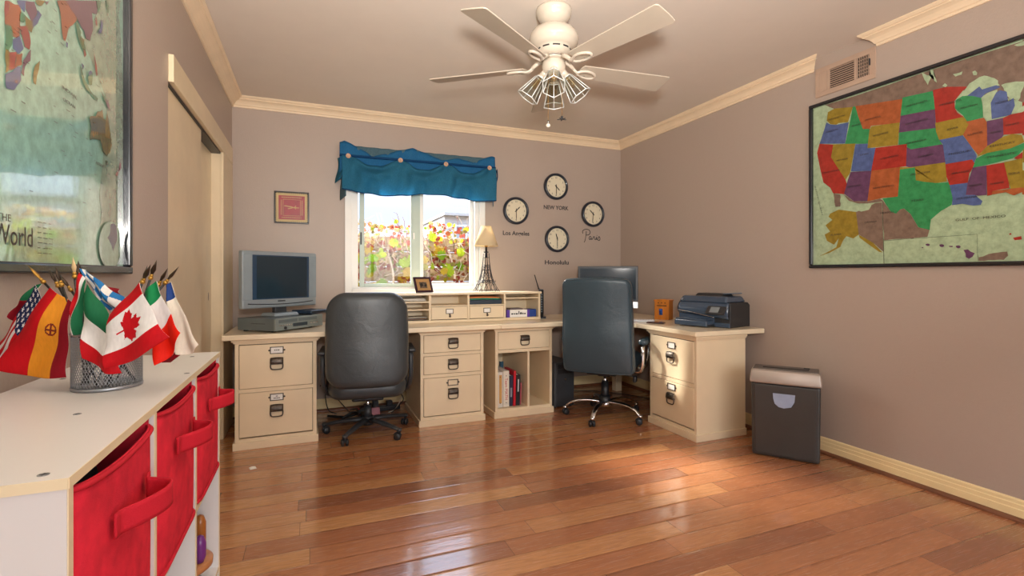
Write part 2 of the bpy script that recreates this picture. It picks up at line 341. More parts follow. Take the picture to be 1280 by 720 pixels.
WORLD_MAP = [
 ('pale', [(2.022, 2.087), (2.004, 2.038), (2.022, 1.967), (2.041, 1.827), (2.05, 1.722), (2.056, 1.615), (2.022, 1.313), (2.013, 1.206), (1.952, 1.191), (1.871, 1.194), (1.833, 1.238), (1.856, 1.36), (1.841, 1.406), (1.871, 1.533), (1.902, 1.714), (1.784, 1.791), (1.731, 1.825), (1.826, 1.95), (1.833, 1.99)]),
 ('red', [(1.349, 1.74), (1.363, 1.747), (1.365, 1.723), (1.349, 1.707)]),
 ('orange', [(1.363, 1.747), (1.405, 1.76), (1.413, 1.747), (1.405, 1.686), (1.371, 1.676), (1.349, 1.692), (1.349, 1.707), (1.365, 1.723)]),
 ('blue', [(1.393, 1.763), (1.429, 1.781), (1.425, 1.753), (1.405, 1.756)]),
 ('purple', [(1.429, 1.781), (1.467, 1.798), (1.48, 1.78), (1.458, 1.741), (1.445, 1.754), (1.429, 1.763)]),
 ('blue', [(1.48, 1.787), (1.5, 1.784), (1.48, 1.754), (1.454, 1.725), (1.458, 1.751), (1.48, 1.775)]),
 ('olive', [(1.425, 1.748), (1.458, 1.748), (1.454, 1.721), (1.429, 1.727)]),
 ('red', [(1.405, 1.714), (1.433, 1.728), (1.45, 1.701), (1.445, 1.679), (1.425, 1.677), (1.409, 1.701)]),
 ('green', [(1.349, 1.692), (1.371, 1.698), (1.378, 1.674), (1.363, 1.643), (1.349, 1.641)]),
 ('green', [(1.409, 1.747), (1.429, 1.748), (1.421, 1.728), (1.405, 1.725)]),
 ('blue', [(1.377, 1.673), (1.405, 1.693), (1.421, 1.671), (1.4, 1.65), (1.378, 1.653)]),
 ('red', [(1.362, 1.638), (1.392, 1.652), (1.384, 1.613), (1.36, 1.601)]),
 ('orange', [(1.39, 1.647), (1.415, 1.659), (1.413, 1.632), (1.384, 1.613)]),
 ('purple', [(1.417, 1.643), (1.45, 1.682), (1.448, 1.655), (1.425, 1.633), (1.421, 1.61), (1.409, 1.613)]),
 ('blue', [(1.349, 1.587), (1.386, 1.615), (1.407, 1.626), (1.409, 1.596), (1.382, 1.566), (1.353, 1.56), (1.349, 1.566)]),
 ('olive', [(1.349, 1.641), (1.363, 1.642), (1.36, 1.599), (1.349, 1.59)]),
 ('orange', [(1.384, 1.587), (1.395, 1.593), (1.393, 1.585), (1.386, 1.582)]),
 ('olive', [(1.489, 1.672), (1.484, 1.649), (1.471, 1.609), (1.46, 1.61), (1.46, 1.633), (1.471, 1.656)]),
 ('orange', [(1.572, 1.855), (1.646, 1.893), (1.675, 1.878), (1.687, 1.861), (1.657, 1.833), (1.635, 1.814), (1.618, 1.774), (1.607, 1.773), (1.596, 1.807), (1.591, 1.834)]),
 ('purple', [(1.618, 1.879), (1.829, 1.987), (1.819, 1.941), (1.784, 1.929), (1.791, 1.881), (1.77, 1.84), (1.744, 1.836), (1.731, 1.853), (1.699, 1.86), (1.671, 1.87), (1.646, 1.872)]),
 ('olive', [(1.467, 1.801), (1.512, 1.824), (1.498, 1.806), (1.476, 1.797)]),
 ('purple', [(1.507, 1.822), (1.533, 1.835), (1.521, 1.819)]),
 ('green', [(1.681, 1.858), (1.714, 1.84), (1.702, 1.823), (1.731, 1.817), (1.746, 1.79), (1.724, 1.794), (1.693, 1.814), (1.679, 1.84)]),
 ('red', [(1.728, 1.804), (1.744, 1.791), (1.733, 1.779)]),
 ('olive', [(1.705, 1.83), (1.731, 1.828), (1.724, 1.803), (1.708, 1.815)]),
 ('blue', [(1.621, 1.776), (1.632, 1.774), (1.628, 1.76), (1.621, 1.762)]),
 ('green', [(1.815, 1.98), (1.859, 2.003), (1.833, 1.951), (1.82, 1.965)]),
 ('green', [(1.891, 2.019), (1.907, 2.028), (1.909, 1.99), (1.899, 1.986)]),
 ('blue', [(1.848, 1.943), (1.866, 1.934), (1.856, 1.901), (1.826, 1.885), (1.844, 1.911)]),
 ('green', [(1.693, 1.757), (1.712, 1.74), (1.733, 1.717), (1.77, 1.699), (1.826, 1.695), (1.82, 1.686), (1.763, 1.69), (1.724, 1.703)]),
 ('blue', [(1.712, 1.756), (1.728, 1.754), (1.72, 1.737)]),
 ('green', [(1.754, 1.731), (1.763, 1.743), (1.786, 1.754), (1.781, 1.72), (1.759, 1.715)]),
 ('blue', [(1.757, 1.743), (1.777, 1.759), (1.788, 1.755), (1.763, 1.74)]),
 ('green', [(1.848, 1.725), (1.886, 1.718), (1.902, 1.695), (1.871, 1.704)]),
 ('purple', [(1.879, 1.715), (1.905, 1.712), (1.923, 1.684), (1.894, 1.693)]),
 ('red', [(1.795, 1.818), (1.806, 1.8), (1.82, 1.763), (1.812, 1.756), (1.8, 1.792)]),
 ('red', [(1.805, 1.934), (1.815, 1.927), (1.815, 1.903), (1.805, 1.91)]),
 ('olive', [(1.763, 1.62), (1.805, 1.635), (1.819, 1.654), (1.856, 1.671), (1.866, 1.647), (1.886, 1.647), (1.897, 1.674), (1.915, 1.63), (1.93, 1.584), (1.935, 1.585), (1.914, 1.552), (1.894, 1.537), (1.856, 1.552), (1.841, 1.575), (1.798, 1.567), (1.766, 1.555), (1.773, 1.591)]),
 ('olive', [(1.879, 1.522), (1.899, 1.523), (1.886, 1.508)]),
 ('red', [(2.004, 1.546), (2.017, 1.525), (1.995, 1.511)]),
 ('red', [(1.995, 1.518), (1.983, 1.492), (1.96, 1.491)]),
 ('mint', [(2.018, 1.269), (2.015, 1.249), (2.004, 1.229), (1.988, 1.213), (1.967, 1.2), (1.943, 1.192), (1.918, 1.189), (1.894, 1.192), (1.872, 1.199), (1.854, 1.21), (1.84, 1.224), (1.832, 1.241), (1.829, 1.259), (1.832, 1.277), (1.84, 1.295), (1.854, 1.31), (1.872, 1.324), (1.894, 1.333), (1.918, 1.338), (1.943, 1.338), (1.967, 1.332), (1.988, 1.322), (2.004, 1.307), (2.015, 1.289)]),
 ('navy', [(1.922, 1.33), (1.943, 1.334), (1.972, 1.328), (1.979, 1.29), (1.943, 1.245), (1.928, 1.264), (1.915, 1.273), (1.894, 1.284), (1.918, 1.304)]),
]
FLAGS = [
 ('usa', [(-0.508, 1.262, 1.15), (-0.481, 1.251, 1.077), (-0.587, 1.294, 1.021), (-0.532, 1.271, 0.97)], (-0.512, 1.263, 1.178)),
 ('spain', [(-0.464, 1.195, 1.146), (-0.424, 1.179, 1.118), (-0.548, 1.229, 0.994), (-0.424, 1.179, 0.979)], (-0.466, 1.22, 1.17)),
 ('hungary', [(-0.39, 1.13, 1.175), (-0.378, 1.125, 1.157), (-0.412, 1.139, 1.084), (-0.391, 1.13, 1.064)], (-0.448, 1.195, 1.172)),
 ('mexico', [(-0.377, 1.114, 1.154), (-0.339, 1.098, 1.099), (-0.382, 1.116, 1.024), (-0.319, 1.09, 0.996)], (-0.418, 1.178, 1.19)),
 ('bavaria', [(-0.424, 1.228, 1.183), (-0.411, 1.222, 1.179), (-0.373, 1.207, 1.092), (-0.345, 1.196, 1.119)], (-0.428, 1.229, 1.185)),
 ('maroon', [(-0.386, 1.234, 1.147), (-0.36, 1.223, 1.141), (-0.375, 1.229, 1.103), (-0.354, 1.221, 1.117)], (-0.309, 1.192, 1.176)),
 ('canada', [(-0.329, 1.065, 1.1), (-0.28, 1.045, 1.157), (-0.335, 1.068, 1.004), (-0.233, 1.026, 1.058)], (-0.283, 1.108, 1.179)),
 ('italy', [(-0.292, 1.11, 1.139), (-0.272, 1.101, 1.159), (-0.265, 1.099, 1.002), (-0.222, 1.081, 1.062)], (-0.28, 1.137, 1.187)),
 ('white', [(-0.269, 1.154, 1.148), (-0.26, 1.15, 1.156), (-0.242, 1.143, 1.015), (-0.202, 1.127, 1.034)], (-0.251, 1.152, 1.176)),
 ('redband', [(-0.293, 1.185, 1.032), (-0.263, 1.173, 1.048), (-0.284, 1.182, 0.992), (-0.238, 1.163, 1.02)], (-0.272, 1.172, 1.172)),
 ('spare', [(-0.53, 1.303, 1.147), (-0.515, 1.297, 1.153), (-0.568, 1.318, 1.086), (-0.545, 1.309, 1.074)], (-0.463, 1.26, 1.16)),
]
# ------------------------------------------------------------------ shared finishes
def wall_mat(name, col):
    t = NT(name); v = t.coord()
    c = t.ramp(t.noise(v, 1.3, 4.0), [(0.3, col), (0.75, col)])
    t2 = t.noise(v, 55.0, 3.0, 0.6)
    c = t.mix(t.math('MULTIPLY', t2, 0.10), c, '8f7b6e')
    b = t.bsdf(Base_Color=c, Roughness=0.42, Specular_IOR_Level=0.45)
    t.put(b.inputs['Normal'], t.bump(t.noise(v, 95.0, 3.0, 0.6), 0.22, 0.004)); MATS[name] = t.m; return t.m
WALL = wall_mat('mauve taupe wall paint', 'b0a094')
CEIL = M('ceiling paint', 'd9cfc4', 0.8, var=.01, bs=0.15, bscale=60)
CROWN = M('cream crown paint', 'e9d3b4', 0.4, var=0.03)
TRIM = M('cream trim paint', 'dccaa9', 0.35, var=0.04)
BASE = M('butter baseboard paint', 'efd9a6', 0.38, var=0.03)
QROUND = M('brown shoe moulding', '7a4c33', 0.4, var=0.2, vs=30, stretch=(1, 0.1, 1))
CREAM = M('ivory furniture paint', 'e6d3b2', 0.38, var=0.035, vs=3.0, coat=0.1)
CREAM2 = M('ivory desk top paint', 'e8d8ba', 0.30, var=0.03, vs=3.0, coat=0.35)
GAP_SHADE = M('painted gap shade', '2b221b', 0.8)  # near-black colour standing in for shade behind drawer fronts
WHITE = M('white vinyl', 'eeeeea', 0.35, var=0.02)
VINYLG = M('pale green grey vinyl', 'b9c9bf', 0.35, var=0.03)
MELA = M('white melamine', 'd0ccc9', 0.35, var=0.02, vs=2.0)
EDGEB = M('cream edge banding', 'd9c8a6', 0.4, var=0.04)
PEWTER = M('antiqued pewter', '5a5149', 0.42, metal=0.75, var=0.25, vs=60)
PAPER = M('white paper', 'efece6', 0.7, var=0.03)
INK = M('black ink', '1c1a1c', 0.6)
BLACKP = M('black plastic', '1d1f23', 0.42, var=0.12)
DGREY = M('dark grey plastic', '33363a', 0.45, var=0.1)
CHROME = M('polished chrome', 'd8d8dc', 0.12, metal=1.0, var=0.02)
FANW = M('white fan enamel', 'c6bbab', 0.25, var=0.02, coat=0.5)
BRASS = M('gilt finial paint', 'b78a3c', 0.3, metal=0.7, var=0.2, vs=80)
def glass_mat(name, tint='ffffff', refl=0.35, rough=0.01, ior=1.5):
    """thin pane: clear with a fresnel sheen"""
    t = NT(name); tr = t.n('ShaderNodeBsdfTransparent'); tr.inputs[0].default_value = rgb(tint)
    gl = t.n('ShaderNodeBsdfGlossy'); gl.inputs['Roughness'].default_value = rough
    fr = t.n('ShaderNodeFresnel'); fr.inputs[0].default_value = ior
    ge = t.n('ShaderNodeNewGeometry'); ms = t.n('ShaderNodeMixShader')
    t.put(ms.inputs[0], t.math('MULTIPLY', fr.outputs[0], t.math('SUBTRACT', 1.0, ge.outputs['Backfacing'])))
    t.t.links.new(tr.outputs[0], ms.inputs[1]); t.t.links.new(gl.outputs[0], ms.inputs[2])
    t.t.links.new(ms.outputs[0], t.out.inputs[0]); MATS[name] = t.m; return t.m
PANE = glass_mat('window glass')
LGLASS = glass_mat('lamp panel glass', 'e8ece8', ior=1.6)
def floor_mat():
    t = NT('hickory plank floor'); tc = t.n('ShaderNodeTexCoord'); sp = t.n('ShaderNodeSeparateXYZ')
    t.t.links.new(tc.outputs['Object'], sp.inputs[0]); x, y = sp.outputs[0], sp.outputs[1]
    ry = t.math('DIVIDE', y, 0.127); row = t.math('FLOOR', ry)
    wn = t.n('ShaderNodeTexWhiteNoise', noise_dimensions='1D'); t.put(wn.inputs['W'], row)
    xx = t.math('ADD', t.math('DIVIDE', x, 1.15), t.math('MULTIPLY', wn.outputs[0], 9.7)); col = t.math('FLOOR', xx)
    cb = t.n('ShaderNodeCombineXYZ'); t.put(cb.inputs[0], row); t.put(cb.inputs[1], col)
    w2 = t.n('ShaderNodeTexWhiteNoise', noise_dimensions='2D'); t.put(w2.inputs['Vector'], cb.outputs[0]); pid = w2.outputs[0]
    tone = t.ramp(pid, [(0.0, '85523a'), (0.2, '9f6344'), (0.5, 'b2734c'), (0.75, 'bd7f53'), (1.0, 'cd9763')])
    gv = t.n('ShaderNodeCombineXYZ')
    t.put(gv.inputs[0], t.math('ADD', t.math('MULTIPLY', x, 1.5), t.math('MULTIPLY', pid, 61.0)))
    t.put(gv.inputs[1], t.math('ADD', t.math('MULTIPLY', y, 13.0), t.math('MULTIPLY', pid, 23.0)))
    big = t.noise(gv.outputs[0], 1.6, 4.0, 0.55, 0.6)
    rings = t.math('SINE', t.math('MULTIPLY', big, 42.0))
    g = t.mix(t.math('MULTIPLY_ADD', rings, 0.16, 0.18), tone, '744630')
    fv = t.n('ShaderNodeCombineXYZ'); t.put(fv.inputs[0], t.math('MULTIPLY', x, 6.0)); t.put(fv.inputs[1], t.math('MULTIPLY', y, 160.0)); t.put(fv.inputs[2], t.math('MULTIPLY', pid, 9.0))
    fine = t.noise(fv.outputs[0], 1.5, 3.0)
    g = t.mix(t.math('MULTIPLY', t.math('SUBTRACT', fine, 0.4), 0.55), g, '62392a')
    blot = t.noise(gv.outputs[0], 0.5, 2.0)
    g = t.mix(t.math('MULTIPLY', blot, 0.35), g, 'c08456')
    fy = t.math('FRACT', ry); fx = t.math('FRACT', xx)
    seam = t.math('MAXIMUM', t.math('LESS_THAN', fy, 0.016), t.math('LESS_THAN', fx, 0.0022))
    g = t.mix(t.math('MULTIPLY', seam, 0.7), g, '3a2115')
    rough = t.math('MULTIPLY_ADD', fine, 0.12, 0.2)
    b = t.bsdf(Base_Color=g, Roughness=rough, Coat_Weight=0.65, Specular_IOR_Level=0.5)
    b.inputs['Coat Roughness'].default_value = 0.09
    edge = t.math('MINIMUM', t.math('MULTIPLY', fy, 14.0), t.math('MULTIPLY', t.math('SUBTRACT', 1.0, fy), 14.0))
    h = t.math('ADD', t.math('MULTIPLY', t.math('MINIMUM', edge, 1.0), 1.0), t.math('ADD', t.math('MULTIPLY', big, 0.9), t.math('MULTIPLY', t.math('SUBTRACT', 1.0, seam), 0.5)))
    nb = t.bump(h, 0.35, 0.004); t.put(b.inputs['Normal'], nb); t.put(b.inputs['Coat Normal'], nb)
    return t.m
FLOOR = floor_mat()
# ------------------------------------------------------------------ room shell
m = MB(); m.box((XL - 0.75, YF - 0.2, -0.1), (XR + 0.15, YB + 0.15, 0), FLOOR); struct('floor', m)
m = MB(); m.box((XL - 0.75, YF - 0.2, CZ), (XR + 0.15, YB + 0.15, CZ + 0.1), CEIL); struct('ceiling', m)
WX0, WX1, WZ0, WZ1 = 0.305, 1.52, 1.03, 2.12
m = MB()
m.box((XL, YB, 0), (WX0, YB + 0.14, CZ), WALL); m.box((WX1, YB, 0), (XR + 0.14, YB + 0.14, CZ), WALL)
m.box((WX0, YB, 0), (WX1, YB + 0.14, WZ0), WALL); m.box((WX0, YB, WZ1), (WX1, YB + 0.14, CZ), WALL)
struct('wall_back', m)
m = MB(); m.box((XR, YF, 0), (XR + 0.14, YB, CZ), WALL); struct('wall_right', m)
CY0, CY1, CY2, CH = 2.64, 4.03, 4.46, 2.04
m = MB(); m.box((XL - 0.14, YF, 0), (XL, CY0, CZ), WALL); m.box((XL - 0.14, CY0, CH), (XL, YB + 0.14, CZ), WALL)
m.box((XL - 0.14, CY1, 0), (XL, YB + 0.14, CH), WALL); struct('wall_left', m)
m = MB(); m.box((XL - 0.75, CY0 - 0.1, 0), (XL - 0.70, CY1 + 0.1, CZ), WALL); m.box((XL - 0.70, CY0 - 0.1, 0), (XL - 0.14, CY0 - 0.05, CZ), WALL)
m.box((XL - 0.70, CY1 + 0.05, 0), (XL - 0.14, CY1 + 0.1, CZ), WALL); struct('wall_closet', m)
RX0, RX1, RZ0, RZ1 = -0.1, 2.5, 0.75, 2.2  # opening for the window added behind the camera
m = MB(); m.box((XL, YF - 0.14, 0), (RX0, YF, CZ), WALL); m.box((RX1, YF - 0.14, 0), (XR, YF, CZ), WALL)
m.box((RX0, YF - 0.14, 0), (RX1, YF, RZ0), WALL); m.box((RX0, YF - 0.14, RZ1), (RX1, YF, CZ), WALL); struct('wall_front', m)
# closet doors and their trim
m = MB(); m.box((XL - 0.045, CY0 - 0.02, 0.012), (XL - 0.01, 3.415, CH - 0.006), TRIM, 0.002)
d1 = m.build('door_1'); d1['kind'] = 'structure'
m = MB(); m.box((XL - 0.095, 3.36, 0.012), (XL - 0.06, CY1 - 0.002, CH - 0.006), TRIM, 0.002)
d2 = m.build('door_2'); d2['kind'] = 'structure'
m = MB(); m.xf = frame((XL - 0.063, 3.93, 1.02), (0, 1, 0), (0, 0, 1), (1, 0, 0))
m.prism([(0.012 * math.cos(a * PI / 8), 0.03 * math.sin(a * PI / 8)) for a in range(16)], 0.003, DGREY); m.build('finger_pull', d2)
m = MB(); m.box((XL, CY0, CH), (XL + 0.022, 4.435, 2.165), TRIM, 0.003); m.box((XL - 0.12, CY0, CH - 0.012), (XL - 0.002, CY1, CH), BLACKP); struct('trim_1', m)
m = MB(); m.box((XL, CY1 - 0.01, 0), (XL + 0.018, CY2, CH), TRIM, 0.003); m.box((XL - 0.14, CY1 - 0.002, 0), (XL, CY1, CH), TRIM); struct('trim_2', m)
# crown moulding: profile (distance out from wall, height) swept along each wall, mitred returns at loose ends
CPROF = [(0, 2.528), (0.010, 2.528), (0.013, 2.535), (0.013, 2.541), (0.020, 2.545), (0.026, 2.556), (0.038, 2.570), (0.054, 2.580), (0.062, 2.583), (0.062, 2.590), (0.070, 2.592), (0.080, 2.602), (0.080, CZ - 0.001), (0, CZ - 0.001)]
def crown(p0, p1, nrm, e0, e1):
    """e0/e1: +1 the end lengthens with distance from the wall, -1 it shortens (inside corner)"""
    p0, p1 = Vector(p0), Vector(p1); d = (p1 - p0).normalized(); nv = Vector(nrm); k = len(CPROF)
    A = [p0 + nv * q - d * q * e0 + Vector((0, 0, z)) for q, z in CPROF]; B = [p1 + nv * q + d * q * e1 + Vector((0, 0, z)) for q, z in CPROF]
    mb = MB(); fs = [(i, (i + 1) % k, k + (i + 1) % k, k + i) for i in range(k)] + [tuple(range(k))[::-1], tuple(range(k, 2 * k))]
    bm = bmesh.new(); bv = [bm.verts.new(p) for p in A + B]
    for f in fs: bm.faces.new([bv[i] for i in f])
    bmesh.ops.recalc_face_normals(bm, faces=bm.faces[:]); mb.bm(bm, CROWN); return mb
struct('trim_3', crown((XL, YB, 0), (XR, YB, 0), (0, -1, 0), -1, -1))
struct('trim_4', crown((XL, YF, 0), (XL, YB, 0), (1, 0, 0), -1, -1))
struct('trim_5', crown((XR, 2.315, 0), (XR, YB, 0), (-1, 0, 0), 1, -1))
struct('trim_6', crown((XR, YF, 0), (XR, 1.90, 0), (-1, 0, 0), -1, 1))
# baseboards
BPROF = [(0, 0), (0.014, 0), (0.014, 0.055), (0.0115, 0.058), (0.0115, 0.078), (0.009, 0.081), (0.009, 0.097), (0.006, 0.104), (0, 0.104)]
def base(p0, p1, nrm, shoe=True):
    p0, p1 = Vector(p0), Vector(p1); nv = Vector(nrm); mb = MB()
    profs = [(BPROF, BASE)]
    if shoe: profs.append(([(0.014, 0), (0.033, 0), (0.032, 0.008), (0.027, 0.015), (0.020, 0.019), (0.014, 0.020)], QROUND))
    for pr, mt in profs:
        bm = bmesh.new(); k = len(pr)
        a = [bm.verts.new(p0 + nv * q + Vector((0, 0, z))) for q, z in pr]; b = [bm.verts.new(p1 + nv * q + Vector((0, 0, z))) for q, z in pr]
        for i in range(k): bm.faces.new((a[i], a[(i + 1) % k], b[(i + 1) % k], b[i]))
        bm.faces.new(a[::-1]); bm.faces.new(b); bmesh.ops.recalc_face_normals(bm, faces=bm.faces[:]); mb.bm(bm, mt)
    return mb
struct('baseboard_back', base((XL, YB, 0), (XR, YB, 0), (0, -1, 0)))
struct('baseboard_right', base((XR, YF, 0), (XR, YB, 0), (-1, 0, 0)))
struct('baseboard_left', base((XL, YF, 0), (XL, CY0, 0), (1, 0, 0)))
# front-facing window: casing, vinyl frame, sliding sash, fixed light, panes
w1 = MB()
for lo, hi in [((0.266, 0.985), (WX0 + 0.02, 2.16)), ((WX1 - 0.02, 0.985), (1.557, 2.16)), ((WX0 + 0.02, WZ1 - 0.02), (WX1 - 0.02, 2.16)), ((WX0 + 0.02, 0.985), (WX1 - 0.02, WZ0 + 0.012))]:
    w1.box((lo[0], YB - 0.014, lo[1]), (hi[0], YB, hi[1]), WHITE, 0.003)
for lo, hi in [((WX0, WZ0), (WX0 + 0.075, WZ1)), ((WX1 - 0.055, WZ0), (WX1, WZ1)), ((WX0 + 0.075, WZ0), (WX1 - 0.055, WZ0 + 0.03)), ((WX0 + 0.075, WZ1 - 0.035), (WX1 - 0.055, WZ1))]:
    w1.box((lo[0], YB + 0.03, lo[1]), (hi[0], YB + 0.13, hi[1]), WHITE, 0.003)
wo = w1.build('window_1'); wo['kind'] = 'structure'
def sash(x0, x1, y, sl, sr, name, mt):
    mb = MB(); z0, z1 = WZ0 + 0.03, WZ1 - 0.035
    mb.box((x0, y, z0), (x0 + sl, y + 0.03, z1), mt, 0.003); mb.box((x1 - sr, y, z0), (x1, y + 0.03, z1), mt, 0.003)
    mb.box((x0 + sl, y, z0), (x1 - sr, y + 0.03, z0 + 0.03), mt, 0.003); mb.box((x0 + sl, y, z1 - 0.03), (x1 - sr, y + 0.03, z1), mt, 0.003)
    o = mb.build(name, wo)
    g = MB(); g.box((x0 + sl, y + 0.012, z0 + 0.03), (x1 - sr, y + 0.018, z1 - 0.03), PANE); g.build('glass_pane', o); return o
s1 = sash(0.395, 0.935, YB + 0.045, 0.04, 0.085, 'sliding_sash', VINYLG)
s2 = sash(0.90, 1.465, YB + 0.085, 0.075, 0.03, 'fixed_sash', WHITE)
m = MB(); m.box((0.868, YB + 0.034, 1.50), (0.884, YB + 0.045, 1.56), WHITE, 0.003); m.box((0.40, YB + 0.034, 1.44), (0.412, YB + 0.045, 1.55), DGREY, 0.003); m.build('latch', s1)
# unseen window added behind the camera to carry the fill light
w2 = MB()
for lo, hi in [((RX0 - 0.06, RZ0 - 0.06), (RX0, RZ1 + 0.06)), ((RX1, RZ0 - 0.06), (RX1 + 0.06, RZ1 + 0.06)), ((RX0, RZ1), (RX1, RZ1 + 0.06)), ((RX0, RZ0 - 0.06), (RX1, RZ0)), ((1.17, RZ0), (1.23, RZ1))]:
    w2.box((lo[0], YF - 0.06, lo[1]), (hi[0], YF + 0.012, hi[1]), WHITE, 0.003)
w2o = w2.build('added_window'); w2o['kind'] = 'structure'
g = MB(); g.box((RX0, YF - 0.05, RZ0), (RX1, YF - 0.044, RZ1), PANE); g.build('glass_pane', w2o)
# ------------------------------------------------------------------ desk cabinets
def pull_mb(xf):
    """hooded cup pull with a bail below, 80 mm, in XZ plane facing -y"""
    mb = MB(xf)
    mb.grid(lambda u, v: ((u - .5) * .08, -.004 - .022 * math.sin(v * PI * .5) ** .7 * (1 - (2 * u - 1) ** 4 * .25), .04 - .038 * (1 - math.cos(v * PI * .5)) - .003 * (2 * u - 1) ** 2), 12, 6, PEWTER, 0.003)
    mb.box((-.040, -.020, -.006), (.040, -.002, .003), PEWTER, .002)
    mb.tube(smooth_path([(-.036, -.010, .01), (-.038, -.013, -.02), (-.030, -.014, -.037), (0, -.015, -.040), (.030, -.014, -.037), (.038, -.013, -.02), (.036, -.010, .01)], 5), .0042, PEWTER, 8)
    for k in (-.03, -.015, 0, .015, .03): mb.box((k - .004, -.026, .010), (k + .004, -.022, .026), PEWTER, .001)
    return mb
def holder_mb(xf, card=True, marks=()):
    mb = MB(xf)
    for lo, hi in [((-.0425, -.019), (.0425, -.024)), ((-.0425, .019), (.0425, .024)), ((-.0425, -.024), (-.0365, .024)), ((.0365, -.024), (.0425, .024))]:
        mb.box((min(lo[0], hi[0]), -.006, min(lo[1], hi[1])), (max(lo[0], hi[0]), 0, max(lo[1], hi[1])), PEWTER, .001)
    for s in (-1, 1): mb.cyl((s * .047, -.004, 0), (s * .047, 0, 0), .006, PEWTER, n=10); mb.ball((s * .047, -.005, 0), .0035, PEWTER, 8)
    return mb
def card_mb(xf, rows):
    mb = MB(xf); mb.box((-.037, -.0022, -.0195), (.037, -.0006, .0195), PAPER)
    for z, pat in rows:
        for a, b in pat: mb.box((a, -.0028, z - .0032), (b, -.0021, z + .0032), INK)
    return mb
def drawer(parent, F, x0, x1, z0, z1, pz=None, hz=None, rows=None):
    mb = MB(F); mb.box((x0 + .003, -.002, z0 + .003), (x1 - .003, .016, z1 - .003), CREAM, .002)
    o = mb.build('drawer', parent); cx = (x0 + x1) / 2
    if pz is not None: pull_mb(F @ Tm(cx, -.002, pz)).build('cup_pull', o)
    if hz is not None:
        holder_mb(F @ Tm(cx, -.002, hz)).build('label_holder', o)
        if rows is not None: card_mb(F @ Tm(cx, -.002, hz), rows).build('label_card', o)
    return o
def cabinet(label, cat, loc, rz, W, D, H, drawers, opening=None, name='file_cabinet'):
    """front face in local y=0; plinth 12 mm proud; drawers: (z0,z1,pull,holder,rows)"""
    t = thing(name, label, cat, loc, rz); F = FR(t); b = .012; s = .024
    mb = MB(F)
    mb.box((b, 0, .0), (b + s, D, H), CREAM, .0015); mb.box((W - b - s, 0, .0), (W - b, D, H), CREAM, .0015)
    mb.box((b + s, D - .012, .0), (W - b - s, D, H), CREAM); mb.box((b + s, .0, H - .035), (W - b - s, D - .012, H), CREAM)
    mb.box((b + s, .0, .05), (W - b - s, D - .012, .072), CREAM)
    zs = sorted(drawers)
    for i, d in enumerate(zs):
        if i + 1 < len(zs): mb.box((b + s, 0, d[1]), (W - b - s, .02, zs[i + 1][0]), CREAM)
    if opening:
        z1, fx = opening
        mb.box((b + s, 0, z1), (W - b - s, D - .012, zs[0][0]), CREAM); mb.box((b + s + fx, .004, .072), (b + s + fx + .018, D - .012, z1), CREAM, .001)
    mb.build('carcass', t)
    if not opening or len(drawers):
        g = MB(F); lo = zs[0][0] - .001; g.box((b + s, .012, lo), (W - b - s, .017, zs[-1][1] + .001), GAP_SHADE); g.build('recess_shade', t)  # dark sheet painted as the shade between drawers and frame
    p = MB(F); p.box((0, -b, 0), (W, .006, .05), CREAM, .002); p.box((0, .006, 0), (b, D, .05), CREAM, .002); p.box((W - b, .006, 0), (W, D, .05), CREAM, .002); p.build('plinth', t)
    c = MB(F)
    for q, z0, z1 in [(.010, H - .028, H - .016), (.020, H - .016, H)]:
        c.box((b - q, -q, z0), (W - b + q, .004, z1), CREAM, .003); c.box((b - q, .004, z0), (b, D, z1), CREAM, .003); c.box((W - b, .004, z0), (W - b + q, D, z1), CREAM, .003)
    c.build('cornice', t)
    for z0, z1, pz, hz, rows in drawers: drawer(t, F, b + s, W - b - s, z0, z1, pz, hz, rows)
    return t
HC = DESK - .038
r1 = [(.001, [(-.016, -.009), (-.006, -.001), (.002, .007), (.009, .016)])]
r2 = [(.006, [(-.006, -.001), (.001, .006)]), (-.007, [(-.019, -.012), (-.009, -.003), (0, .007), (.010, .018)])]
cabinet('ivory two-drawer filing cabinet at the left end, under the old television', 'filing cabinet', (-.488, 3.735, 0), 1.2, .53, .62, HC,
        [(.078, .378, .245, .335, r2), (.403, .700, .565, .655, r1)])
cabinet('ivory three-drawer cabinet between the grey task chair and the bookcase unit', 'drawer cabinet', (.759, 3.777, 0), 0.4, .535, .60, HC,
        [(.075, .372, .240, .325, None), (.397, .540, .470, None, None), (.563, .702, .634, None, None)], name='drawer_cabinet')
cabinet('ivory bookcase unit with one drawer on top and books in its left bay', 'bookcase cabinet', (1.37, 3.778, 0), 0.4, .54, .60, HC,
        [(.555, .702, .628, None, None)], opening=(.530, .265), name='bookcase_cabinet')
cabinet('ivory two-drawer filing cabinet below the black printer, next to the shredder', 'filing cabinet', (2.492, 3.245, 0), -90, .537, .455, HC,
        [(.078, .372, .248, .333, []), (.400, .700, .555, .643, [])])
